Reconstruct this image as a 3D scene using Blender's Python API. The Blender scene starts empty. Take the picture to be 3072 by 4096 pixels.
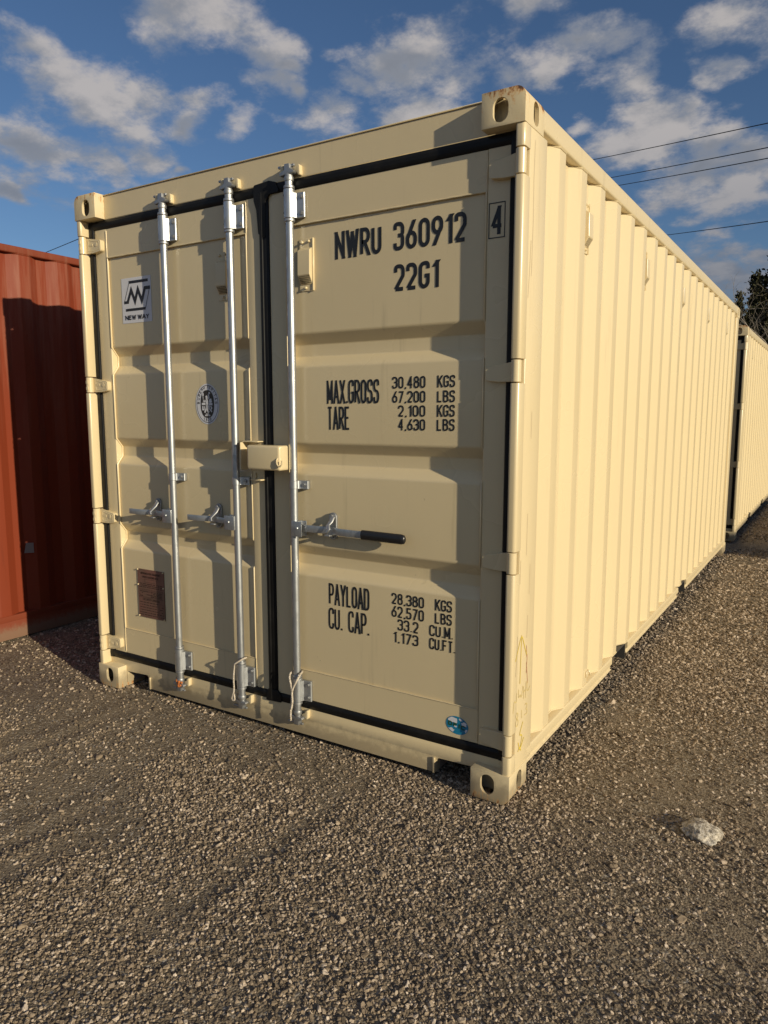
import bpy, bmesh, math, random
import numpy as np
from mathutils import Vector, Matrix
R = math.radians
random.seed(7)
rng = np.random.default_rng(7)
scene = bpy.context.scene
C = scene.collection

# ------------------------------------------------------------------ camera
cam_d = bpy.data.cameras.new('camera')
cam = bpy.data.objects.new('camera', cam_d)
C.objects.link(cam)
scene.camera = cam
cam.location = (3.4160, -2.4600, 1.4901)
yaw, pitch = 0.55959, -0.13388
fwd = Vector((-math.sin(yaw) * math.cos(pitch), math.cos(yaw) * math.cos(pitch), math.sin(pitch)))
cam.rotation_euler = fwd.to_track_quat('-Z', 'Y').to_euler()
cam_d.sensor_fit = 'VERTICAL'
cam_d.sensor_height = 36.0
cam_d.lens = 36.0 * 2904.17 / 4096
cam_d.clip_start = 0.05
cam_d.clip_end = 3000

# ------------------------------------------------------------------ light
SUN = Vector((1.0, -0.257, 0.285)).normalized()      # towards the sun
sun_el = math.asin(SUN.z)
sun_az = math.atan2(SUN.x, SUN.y)                     # clockwise from +y
sun_d = bpy.data.lights.new('sun', 'SUN')
sun_d.energy = 4.9
sun_d.angle = R(0.53)
sun_d.color = (1.0, 0.875, 0.64)
sun = bpy.data.objects.new('sun', sun_d)
sun.rotation_euler = SUN.to_track_quat('Z', 'Y').to_euler()
sun.location = SUN * 60
C.objects.link(sun)

scene.cycles.max_bounces = 5
scene.cycles.diffuse_bounces = 3
scene.cycles.glossy_bounces = 3
scene.cycles.transmission_bounces = 1
scene.cycles.caustics_reflective = False
scene.cycles.caustics_refractive = False
scene.view_settings.view_transform = 'Standard'
scene.view_settings.look = 'None'
scene.view_settings.exposure = -0.03
scene.view_settings.gamma = 1.0
scene.view_settings.use_curve_mapping = False
SKY_STRENGTH = 0.054
CLOUD_GAIN = 1.28

world = bpy.data.worlds.new('World')
scene.world = world
world.use_nodes = True


class NT:
    """small helper to write node trees tersely"""
    def __init__(self, tree):
        self.t = tree
        self.n = tree.nodes
        self.l = tree.links

    def node(self, kind, **kw):
        n = self.n.new(kind)
        for k, v in kw.items():
            setattr(n, k, v)
        return n

    def put(self, sock, v):
        if isinstance(v, bpy.types.NodeSocket):
            self.l.new(v, sock)
        elif v is not None:
            if hasattr(sock, 'default_value'):
                try:
                    sock.default_value = v
                except Exception:
                    if isinstance(v, (tuple, list)) and len(v) == 3:
                        sock.default_value = (*v, 1)
                    else:
                        raise

    def math(self, op, a, b=None, c=None, clamp=False):
        n = self.node('ShaderNodeMath', operation=op, use_clamp=clamp)
        for i, v in enumerate((a, b, c)):
            if v is not None:
                self.put(n.inputs[i], v)
        return n.outputs[0]

    def vmath(self, op, a, b=None, out=0):
        n = self.node('ShaderNodeVectorMath', operation=op)
        self.put(n.inputs[0], a)
        if b is not None:
            if op == 'SCALE':
                self.put(n.inputs[3], b)
            else:
                self.put(n.inputs[1], b)
        return n.outputs[out]

    def mix(self, f, a, b, blend='MIX'):
        n = self.node('ShaderNodeMix', data_type='RGBA', blend_type=blend)
        self.put(n.inputs[0], f)
        self.put(n.inputs[6], a if isinstance(a, bpy.types.NodeSocket) else (*a[:3], 1))
        self.put(n.inputs[7], b if isinstance(b, bpy.types.NodeSocket) else (*b[:3], 1))
        return n.outputs[2]

    def noise(self, vec, scale, detail=3, rough=0.5, dist=0.0, out=0):
        n = self.node('ShaderNodeTexNoise')
        self.put(n.inputs['Vector'], vec)
        n.inputs['Scale'].default_value = scale
        n.inputs['Detail'].default_value = detail
        n.inputs['Roughness'].default_value = rough
        n.inputs['Distortion'].default_value = dist
        return n.outputs[out]

    def voronoi(self, vec, scale, feature='F1', out='Distance', rand=1.0):
        n = self.node('ShaderNodeTexVoronoi', feature=feature)
        self.put(n.inputs['Vector'], vec)
        n.inputs['Scale'].default_value = scale
        n.inputs['Randomness'].default_value = rand
        return n.outputs[out]

    def ramp(self, f, a, b, lo=0.0, hi=1.0, smooth=True):
        n = self.node('ShaderNodeMapRange', interpolation_type='SMOOTHSTEP' if smooth else 'LINEAR')
        self.put(n.inputs[0], f)
        for i, v in enumerate((a, b, lo, hi)):
            self.put(n.inputs[1 + i], v)
        return n.outputs[0]

    def bump(self, h, strength, dist, normal=None):
        n = self.node('ShaderNodeBump')
        self.put(n.inputs['Height'], h)
        n.inputs['Strength'].default_value = strength
        n.inputs['Distance'].default_value = dist
        if normal is not None:
            self.put(n.inputs['Normal'], normal)
        return n.outputs[0]


def direction(px, py):
    """unit world direction towards a place in the sky (measured from the place the photo was taken)"""
    f = fwd
    r = Vector((math.cos(yaw), math.sin(yaw), 0))
    u = r.cross(f)
    return (f + r * ((px - 1536) / 2904.17) - u * ((py - 2048) / 2904.17)).normalized()


def build_world():
    w = NT(world.node_tree)
    w.n.clear()
    sky = w.node('ShaderNodeTexSky', sky_type='NISHITA')
    sky.sun_disc = False
    sky.sun_elevation = sun_el
    sky.sun_rotation = sun_az
    sky.altitude = 100
    sky.air_density = 1.0
    sky.dust_density = 0.15
    sky.ozone_density = 2.2
    d = w.node('ShaderNodeTexCoord').outputs['Generated']
    d = w.vmath('NORMALIZE', d)
    # cloud deck: the direction is carried to a flat layer so that clouds crowd towards the horizon
    sep = w.node('ShaderNodeSeparateXYZ')
    w.put(sep.inputs[0], d)
    zz = w.math('ADD', w.math('MAXIMUM', sep.outputs[2], 0.0), 0.30)
    deck = w.vmath('SCALE', d, w.math('DIVIDE', 1.0, zz))
    fbm = w.noise(w.vmath('ADD', deck, (3.1, 1.7, 0.4)), 6.0, 6, 0.64)
    # same cloud field sampled a little towards the sun, for the lit and shaded sides
    fbm2 = w.noise(w.vmath('ADD', deck, (SUN.x * 0.05 + 3.1, SUN.y * 0.05 + 1.7, 0.45)), 6.0, 2, 0.62)
    # individual cloud puffs: centre and radius
    puffs = [(60, 85, 70), (120, 130, 88), (200, 185, 98), (280, 225, 82), (330, 240, 45),
             (40, 300, 115), (120, 345, 120), (200, 365, 70), (5, 190, 40), (300, 320, 82), (365, 350, 55), (405, 250, 52),
             (400, 15, 125), (480, 50, 100), (540, 110, 92), (595, 148, 45), (565, 205, 70), (615, 225, 38), (692, 40, 30), (725, 85, 35),
             (735, 240, 92), (690, 225, 52), (795, 150, 66), (860, 130, 105), (940, 120, 115), (990, 150, 95), (890, 205, 120), (1090, 165, 90), (1170, 180, 60),
             (1230, 110, 80), (1320, 100, 92), (1370, 150, 90), (1355, 225, 62), (1580, 135, 45), (1620, 35, 85), (1135, 10, 66), (1490, 230, 35),
             (1420, 290, 118), (1365, 310, 62), (1560, 330, 90), (1480, 400, 120), (1585, 430, 110), (1625, 370, 85), (1520, 500, 60), (1250, 270, 36),
             (1560, 570, 130), (1660, 600, 160), (1640, 520, 60), (20, 430, 34)]
    warp = w.vmath('SUBTRACT', w.noise(w.vmath('ADD', deck, (7.3, 2.2, 1.1)), 4.5, 2, 0.6, out=1), (.5, .5, .5))
    ds = w.vmath('MULTIPLY', w.vmath('ADD', d, w.vmath('SCALE', warp, 0.13)), (1, 1, 1.75))
    cov = None
    for (x, y, r_) in puffs:
        c = direction(x * 1.8517, y * 1.8517)
        rad = r_ * 1.8517 / 2904.17 * 1.30
        dist = w.vmath('DISTANCE', ds, (c.x, c.y, c.z * 1.75), out=1)
        g = w.math('MULTIPLY_ADD', dist, -1.0 / rad, 1.0)
        cov = g if cov is None else w.math('MAXIMUM', cov, g)
    cov = w.math('MAXIMUM', cov, -0.25)
    # elsewhere in the sky the same broken cloud goes on
    front = w.vmath('DOT_PRODUCT', d, tuple(direction(1536, 700)), out=1)
    big = w.noise(deck, 2.4, 1, 0.5)
    cov = w.math('MAXIMUM', cov, w.math('SUBTRACT', w.ramp(big, 0.40, 0.70), w.ramp(front, 0.72, 0.84)))
    dens = w.math('MULTIPLY_ADD', w.math('SUBTRACT', fbm, 0.5), 2.3, w.math('MULTIPLY', cov, 0.85))
    mask = w.ramp(dens, 0.12, 0.74)
    mask = w.math('MULTIPLY', mask, w.ramp(sep.outputs[2], -0.02, 0.03))
    lit = w.ramp(w.math('SUBTRACT', fbm, fbm2), -0.10, 0.16)
    thick = w.ramp(dens, 0.35, 1.1)
    shade = w.mix(thick, (5.3, 5.6, 6.3), (4.2, 4.4, 4.9))
    col = w.mix(lit, shade, (7.4 * CLOUD_GAIN, 6.9 * CLOUD_GAIN, 6.6 * CLOUD_GAIN))
    low = w.ramp(sep.outputs[2], 0.36, 0.10)
    col = w.mix(w.math('MULTIPLY', low, 0.75), col, (2.2, 2.6, 3.5))
    tint = w.mix(1.0, sky.outputs[0], (0.98, 1.16, 1.42), 'MULTIPLY')
    final = w.mix(w.math('MULTIPLY', mask, 0.88), tint, col)
    bg = w.node('ShaderNodeBackground')
    w.put(bg.inputs[0], final)
    bg.inputs[1].default_value = SKY_STRENGTH
    out = w.node('ShaderNodeOutputWorld')
    w.l.new(bg.outputs[0], out.inputs[0])


build_world()
world.cycles.sampling_method = 'MANUAL'
world.cycles.sample_map_resolution = 256

# ------------------------------------------------------------------ materials
MATS = {}


def material(name):
    m = bpy.data.materials.new(name)
    m.use_nodes = True
    w = NT(m.node_tree)
    w.n.clear()
    p = w.node('ShaderNodeBsdfPrincipled')
    o = w.node('ShaderNodeOutputMaterial')
    w.l.new(p.outputs[0], o.inputs[0])
    MATS[name] = m
    return m, w, p


def plain(name, col, rough=0.5, metal=0.0, spec=0.5):
    m, w, p = material(name)
    p.inputs['Base Color'].default_value = (*col, 1)
    p.inputs['Roughness'].default_value = rough
    p.inputs['Metallic'].default_value = metal
    p.inputs['Specular IOR Level'].default_value = spec
    return m


def paint(name, base, dark, rust_amt=0.0, chalk=None, rough=0.27, spec=0.66):
    """sprayed container paint: faint tone drift, runs, grime, and rust where asked"""
    m, w, p = material(name)
    co = w.node('ShaderNodeTexCoord').outputs['Object']
    drift = w.noise(co, 1.3, 4, 0.55)
    col = w.mix(w.ramp(drift, 0.15, 0.85), base, tuple(c * 0.93 for c in base))
    # vertical runs of grime
    mp = w.node('ShaderNodeMapping')
    w.put(mp.inputs[0], co)
    mp.inputs['Scale'].default_value = (16, 16, 0.9)
    runs = w.noise(mp.outputs[0], 1.6, 5, 0.6)
    col = w.mix(w.math('MULTIPLY', w.ramp(runs, 0.60, 0.78), 0.20), col, dark)
    # specks and scuffs
    sp = w.noise(co, 55, 2, 0.6)
    sz = w.noise(co, 2.3, 3, 0.6)
    speck = w.math('MULTIPLY', w.ramp(sp, 0.74, 0.80), w.ramp(sz, 0.50, 0.66))
    col = w.mix(w.math('MULTIPLY', speck, 0.55), col, dark)
    sep = w.node('ShaderNodeSeparateXYZ')
    w.put(sep.inputs[0], co)
    # mud thrown up along the bottom
    low = w.ramp(w.math('ADD', sep.outputs[2], w.math('MULTIPLY', w.noise(co, 30, 5, 0.7), 0.10)), 0.165, 0.095)
    col = w.mix(w.math('MULTIPLY', low, 0.62), col, (0.20, 0.16, 0.11))
    rough_s = w.ramp(drift, 0.2, 0.8, rough - 0.06, rough + 0.10)
    if chalk:
        mp2 = w.node('ShaderNodeMapping')
        w.put(mp2.inputs[0], co)
        mp2.inputs['Scale'].default_value = (9, 9, 0.7)
        ch = w.math('MULTIPLY', w.ramp(w.noise(mp2.outputs[0], 2.2, 6, 0.65), 0.45, 0.68), w.ramp(sep.outputs[2], 0.6, 2.4))
        col = w.mix(w.math('MULTIPLY', ch, 0.55), col, chalk)
        lowd = w.ramp(w.math('ADD', sep.outputs[2], w.math('MULTIPLY', w.noise(co, 14, 6, 0.7), 0.22)), 0.28, 0.10)
        col = w.mix(w.math('MULTIPLY', lowd, 0.12), col, (0.22, 0.115, 0.075))
    if rust_amt:
        edge = w.ramp(sep.outputs[2], 2.515, 2.592)
        foot = w.ramp(sep.outputs[2], 0.05, 0.0)
        st = w.node('ShaderNodeMapping')
        w.put(st.inputs[0], co)
        st.inputs['Scale'].default_value = (34, 34, 7)
        streak = w.noise(st.outputs[0], 1.7, 6, 0.65)
        grain = w.noise(co, 42, 6, 0.7)
        m1 = w.math('ADD', w.math('MULTIPLY', streak, 0.62), w.math('MULTIPLY', grain, 0.38))
        thr = w.math('ADD', w.math('MULTIPLY', edge, 0.075 * rust_amt), w.math('MULTIPLY', foot, 0.09 * rust_amt))
        v = w.math('ADD', m1, thr)
        for c_, rad_, amt_ in (((2.415, -.01, 2.590), .075, .13), ((2.45, .165, 2.575), .075, .12), ((2.44, .03, 2.52), .05, .06), ((2.33, -.01, 2.59), .05, .10), ((2.30, 0, .03), .05, .05), ((2.43, .10, .0), .06, .06)):
            dd_ = w.vmath('DISTANCE', co, c_, out=1)
            v = w.math('ADD', v, w.ramp(dd_, rad_, 0.0, 0.0, amt_))
        halo = w.ramp(v, 0.565, 0.64)
        core = w.ramp(v, 0.625, 0.675)
        deep = w.ramp(v, 0.67, 0.71)
        col = w.mix(w.math('MULTIPLY', halo, 0.55), col, (0.62, 0.34, 0.11))
        col = w.mix(w.math('MULTIPLY', core, 0.85), col, (0.28, 0.10, 0.03))
        col = w.mix(w.math('MULTIPLY', deep, 0.9), col, (0.055, 0.028, 0.018))
        rough_s = w.math('ADD', rough_s, w.math('MULTIPLY', core, 0.35))
    w.put(p.inputs['Base Color'], col)
    w.put(p.inputs['Roughness'], rough_s)
    p.inputs['Specular IOR Level'].default_value = spec
    peel = w.noise(co, 260, 2, 0.5)
    wave = w.noise(co, 5.5, 2, 0.5)
    nrm = w.bump(wave, 0.20, 0.0030)
    nrm = w.bump(peel, 0.10, 0.0012, nrm)
    if rust_amt:
        nrm = w.bump(w.noise(co, 120, 5, 0.7), 0.25, 0.002, nrm)
    w.put(p.inputs['Normal'], nrm)
    return m


BEIGE = (0.685, 0.566, 0.352)
GRIME = (0.20, 0.155, 0.095)
paint('beige_paint', BEIGE, GRIME)
paint('beige_casting', tuple(c * 0.97 for c in BEIGE), GRIME, rust_amt=1.0, rough=0.5)
paint('red_paint', (0.205, 0.037, 0.014), (0.06, 0.018, 0.011), chalk=(0.27, 0.100, 0.062), rough=0.55, spec=0.25)
paint('red_rail', (0.190, 0.040, 0.017), (0.055, 0.018, 0.012), chalk=(0.22, 0.085, 0.05), rough=0.6, spec=0.25)

m, w, p = material('rubber')
co = w.node('ShaderNodeTexCoord').outputs['Object']
d_ = w.noise(co, 9, 5, 0.65)
w.put(p.inputs['Base Color'], w.mix(w.ramp(d_, 0.50, 0.75), (0.005, 0.005, 0.0055), (0.012, 0.011, 0.010)))
p.inputs['Specular IOR Level'].default_value = 0.28
w.put(p.inputs['Roughness'], w.ramp(d_, 0.3, 0.7, 0.42, 0.62))
w.put(p.inputs['Normal'], w.bump(w.noise(co, 60, 4, 0.6), 0.15, 0.002))


def zinc(name, base, rough, spang=1.0):
    m, w, p = material(name)
    co = w.node('ShaderNodeTexCoord').outputs['Object']
    mp = w.node('ShaderNodeMapping')
    w.put(mp.inputs[0], co)
    mp.inputs['Scale'].default_value = (1, 1, 0.35)
    s = w.voronoi(mp.outputs[0], 70, out='Color')
    sv = w.node('ShaderNodeSeparateColor')
    w.put(sv.inputs[0], s)
    n = w.noise(co, 26, 5, 0.65)
    f = w.math('ADD', w.math('MULTIPLY', sv.outputs[0], 0.35 * spang), w.math('MULTIPLY', n, 0.65))
    w.put(p.inputs['Base Color'], w.mix(w.ramp(f, 0.3, 0.7), tuple(c * 0.80 for c in base), base))
    p.inputs['Metallic'].default_value = 0.88
    w.put(p.inputs['Roughness'], w.ramp(f, 0.25, 0.75, rough + 0.10, rough - 0.05))
    w.put(p.inputs['Normal'], w.bump(n, 0.18, 0.0015))
    return m


zinc('zinc', (0.50, 0.52, 0.545), 0.42)
zinc('cast_zinc', (0.45, 0.46, 0.475), 0.45, 0.5)
plain('dull_steel', (0.33, 0.31, 0.30), 0.5, 0.6)
plain('black_grip', (0.012, 0.012, 0.014), 0.32)
plain('black_vinyl', (0.012, 0.013, 0.017), 0.45)
plain('white_vinyl', (0.66, 0.66, 0.70), 0.4)
plain('dark_vinyl', (0.030, 0.022, 0.018), 0.4)
plain('blue_vinyl', (0.010, 0.20, 0.36), 0.35)
plain('green_vinyl', (0.012, 0.075, 0.035), 0.4)
plain('dark_hole', (0.006, 0.006, 0.006), 0.8)
plain('vent_mesh', (0.30, 0.25, 0.16), 0.7)
plain('pocket_steel', (0.045, 0.042, 0.04), 0.6)
plain('pole_wood', (0.13, 0.095, 0.065), 0.85)
plain('crayon_yellow', (0.66, 0.49, 0.06), 0.7)
plain('crayon_pale', (0.64, 0.50, 0.20), 0.7)
plain('scuff_red', (0.42, 0.18, 0.09), 0.7)
plain('scuff_dark', (0.34, 0.25, 0.16), 0.7)
plain('plate_ink', (0.030, 0.012, 0.010), 0.5)
plain('silver_patch', (0.42, 0.43, 0.43), 0.45, 0.5)
plain('cable_black', (0.010, 0.010, 0.012), 0.7)
plain('rust_orange', (0.42, 0.13, 0.03), 0.85)
m, w, p = material('plate_brown')
co = w.node('ShaderNodeTexCoord').outputs['Object']
w.put(p.inputs['Base Color'], w.mix(w.ramp(w.noise(co, 7, 3), 0.35, 0.65), (0.235, 0.115, 0.092), (0.175, 0.110, 0.085)))
p.inputs['Roughness'].default_value = 0.35
p.inputs['Metallic'].default_value = 0.35
m, w, p = material('rope_fibre')
co = w.node('ShaderNodeTexCoord').outputs['Object']
w.put(p.inputs['Base Color'], w.mix(w.ramp(w.noise(co, 160, 3), 0.4, 0.6), (0.62, 0.55, 0.46), (0.40, 0.34, 0.27)))
p.inputs['Roughness'].default_value = 0.9
m, w, p = material('rock_stone')
co = w.node('ShaderNodeTexCoord').outputs['Object']
a = w.noise(co, 48, 6, 0.7)
b = w.noise(co, 140, 4, 0.7)
f = w.math('ADD', w.math('MULTIPLY', a, 0.6), w.math('MULTIPLY', b, 0.4))
col = w.mix(w.ramp(f, 0.42, 0.60), (0.28, 0.24, 0.185), (0.70, 0.64, 0.55))
w.put(p.inputs['Base Color'], col)
p.inputs['Roughness'].default_value = 0.9
w.put(p.inputs['Normal'], w.bump(f, 0.9, 0.012))

# ------------------------------------------------------------------ mesh helpers
def fillet(pts, r, n=4, closed=False):
    """round the corners of a polyline; r is one radius or one per point"""
    N = len(pts)
    rr = [r] * N if not isinstance(r, (list, tuple)) else list(r)
    out = []
    for i, pt in enumerate(pts):
        if (not closed and i in (0, N - 1)) or rr[i] <= 0:
            out.append(tuple(pt))
            continue
        a, b, c = Vector(pts[i - 1]), Vector(pt), Vector(pts[(i + 1) % N])
        u, v = (a - b), (c - b)
        lu, lv = u.length, v.length
        if lu < 1e-9 or lv < 1e-9:
            continue
        u /= lu
        v /= lv
        ang = u.angle(v)
        if ang > 3.1:
            out.append(tuple(pt))
            continue
        t = min(rr[i] / math.tan(ang / 2), lu * 0.4999, lv * 0.4999)
        rad = t * math.tan(ang / 2)
        p0, p1 = b + u * t, b + v * t
        cen = b + (u + v).normalized() * (rad / math.sin(ang / 2))
        d0, d1 = p0 - cen, p1 - cen
        tot = d0.angle(d1) if d0.length > 1e-9 else 0
        for k in range(n + 1):
            s = k / n
            if tot > 1e-6:
                q = cen + (d0 * math.sin((1 - s) * tot) + d1 * math.sin(s * tot)) / math.sin(tot)
            else:
                q = p0.lerp(p1, s)
            out.append(tuple(q))
    return out


class B:
    """collects vertices and faces of ONE mesh object"""
    def __init__(self):
        self.v, self.f, self.m = [], [], []
        self.mi = 0

    def add(self, vs, fs):
        o = len(self.v)
        self.v += [tuple(x) for x in vs]
        self.f += [tuple(o + i for i in f) for f in fs]
        self.m += [self.mi] * len(fs)
        return self

    def box(self, x0, x1, y0, y1, z0, z1):
        v = [(x, y, z) for z in (z0, z1) for y in (y0, y1) for x in (x0, x1)]
        return self.add(v, [(0, 2, 3, 1), (4, 5, 7, 6), (0, 1, 5, 4), (2, 6, 7, 3), (0, 4, 6, 2), (1, 3, 7, 5)])

    def prism(self, poly, axis, a0, a1):
        """poly in the two other axes (x<y<z order), extruded along axis"""
        n = len(poly)

        def mk(p, a):
            return {'x': (a, p[0], p[1]), 'y': (p[0], a, p[1]), 'z': (p[0], p[1], a)}[axis]
        v = [mk(p, a0) for p in poly] + [mk(p, a1) for p in poly]
        f = [tuple(range(n))[::-1], tuple(range(n, 2 * n))]
        f += [(i, (i + 1) % n, n + (i + 1) % n, n + i) for i in range(n)]
        return self.add(v, f)

    def sheet(self, outer, inner, axis, a0, a1):
        """thin sheet between two parallel polylines, extruded along axis"""
        n = len(outer)

        def mk(p, a):
            return {'x': (a, p[0], p[1]), 'y': (p[0], a, p[1]), 'z': (p[0], p[1], a)}[axis]
        v = []
        for a in (a0, a1):
            v += [mk(p, a) for p in outer] + [mk(p, a) for p in inner]
        f = []
        for i in range(n - 1):
            o0, o1, i0, i1 = i, i + 1, n + i, n + i + 1
            f += [(o0, o1, 2 * n + o1, 2 * n + o0), (i1, i0, 2 * n + i0, 2 * n + i1),
                  (o1, o0, i0, i1), (2 * n + o0, 2 * n + o1, 2 * n + i1, 2 * n + i0)]
        f += [(0, 2 * n, 3 * n, n), (n - 1, 2 * n - 1, 4 * n - 1, 3 * n - 1)]
        return self.add(v, f)

    def tube(self, p0, p1, r0, r1=None, n=18, caps=True):
        return self.sweep([p0, p1], [r0, r0 if r1 is None else r1], n, caps)

    def sweep(self, pts, r, n=12, caps=True, flat=None):
        pts = [Vector(q) for q in pts]
        rs = r if isinstance(r, (list, tuple)) else [r] * len(pts)
        t0 = (pts[1] - pts[0]).normalized()
        ref = Vector((0, 0, 1)) if abs(t0.z) < 0.9 else Vector((1, 0, 0))
        a = t0.cross(ref).normalized()
        vs, fs = [], []
        for i, q in enumerate(pts):
            t = ((pts[min(i + 1, len(pts) - 1)] - pts[max(i - 1, 0)])).normalized()
            a = (a - t * a.dot(t)).normalized()
            b = t.cross(a)
            for k in range(n):
                th = 2 * math.pi * k / n
                vs.append(q + (a * math.cos(th) + b * math.sin(th) * (flat or 1)) * rs[i])
        for i in range(len(pts) - 1):
            for k in range(n):
                fs.append((i * n + k, i * n + (k + 1) % n, (i + 1) * n + (k + 1) % n, (i + 1) * n + k))
        if caps:
            fs.append(tuple(range(n))[::-1])
            e = (len(pts) - 1) * n
            fs.append(tuple(range(e, e + n)))
        return self.add(vs, fs)

    def ball(self, c, r, n=10, m=6, sq=(1, 1, 1)):
        vs, fs = [], []
        for i in range(m + 1):
            ph = math.pi * i / m
            for k in range(n):
                th = 2 * math.pi * k / n
                vs.append((c[0] + r * sq[0] * math.sin(ph) * math.cos(th), c[1] + r * sq[1] * math.sin(ph) * math.sin(th), c[2] + r * sq[2] * math.cos(ph)))
        for i in range(m):
            for k in range(n):
                fs.append((i * n + k, (i + 1) * n + k, (i + 1) * n + (k + 1) % n, i * n + (k + 1) % n))
        return self.add(vs, fs)

    def bolt(self, x, y, z, r=0.008, h=0.007, hexa=True):
        """bolt head standing out of a door face (towards -y), with washer"""
        self.tube((x, y, z), (x, y - 0.0025, z), r * 1.35, n=12)
        return self.tube((x, y - 0.002, z), (x, y - h, z), r, r * 0.92, n=6 if hexa else 10)

    def xform(self, M, start=0):
        self.v[start:] = [tuple(M @ Vector(q)) for q in self.v[start:]]
        return self

    def split_obj(self, name, mats, parent=None, **kw):
        """every separate shell of this builder becomes an object of its own"""
        par = list(range(len(self.v)))

        def find(i):
            while par[i] != i:
                par[i] = par[par[i]]
                i = par[i]
            return i
        for f in self.f:
            for i in f[1:]:
                par[find(i)] = find(f[0])
        groups = {}
        for f, mi in zip(self.f, self.m):
            groups.setdefault(find(f[0]), []).append((f, mi))
        out = []
        for fl in groups.values():
            b = B()
            ids = sorted({i for f, _ in fl for i in f})
            mp = {i: k for k, i in enumerate(ids)}
            b.v = [self.v[i] for i in ids]
            b.f = [tuple(mp[i] for i in f) for f, _ in fl]
            b.m = [mi for _, mi in fl]
            out.append(b.obj(name, mats, parent, **kw))
        return out

    def obj(self, name, mats, parent=None, bevel=0.0, seg=2, smooth=38, label=None):
        bm = bmesh.new()
        vv = [bm.verts.new(q) for q in self.v]
        for f, mi in zip(self.f, self.m):
            try:
                bf = bm.faces.new([vv[i] for i in f])
                bf.material_index = mi
            except ValueError:
                pass
        bmesh.ops.remove_doubles(bm, verts=bm.verts, dist=1e-6)
        bmesh.ops.recalc_face_normals(bm, faces=bm.faces)
        if bevel:
            es = [e for e in bm.edges if len(e.link_faces) == 2 and e.calc_face_angle(0) > R(28)]
            bmesh.ops.bevel(bm, geom=es, offset=bevel, segments=seg, profile=0.6, affect='EDGES', clamp_overlap=True)
        for f in bm.faces:
            f.smooth = True
        for e in bm.edges:
            if len(e.link_faces) == 2 and e.calc_face_angle(0) > R(smooth):
                e.smooth = False
        me = bpy.data.meshes.new(name)
        bm.to_mesh(me)
        bm.free()
        for mt in (mats if isinstance(mats, (list, tuple)) else [mats]):
            me.materials.append(MATS[mt])
        return link(name, me, parent, label)


def link(name, me, parent=None, label=None):
    o = bpy.data.objects.new(name, me)
    C.objects.link(o)
    if parent is not None:
        o.parent = parent
    if label:
        o['label'] = label
    return o


def empty(name, loc=(0, 0, 0), rz=0.0):
    o = bpy.data.objects.new(name, None)
    o.empty_display_size = 0.2
    C.objects.link(o)
    o.location = loc
    o.rotation_euler = (0, 0, rz)
    return o


def tag(o, label, cat, group=None, kind=None):
    if label:
        o['label'] = label
    if cat:
        o['category'] = cat
    if group:
        o['group'] = group
    if kind:
        o['kind'] = kind
    return o


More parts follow.
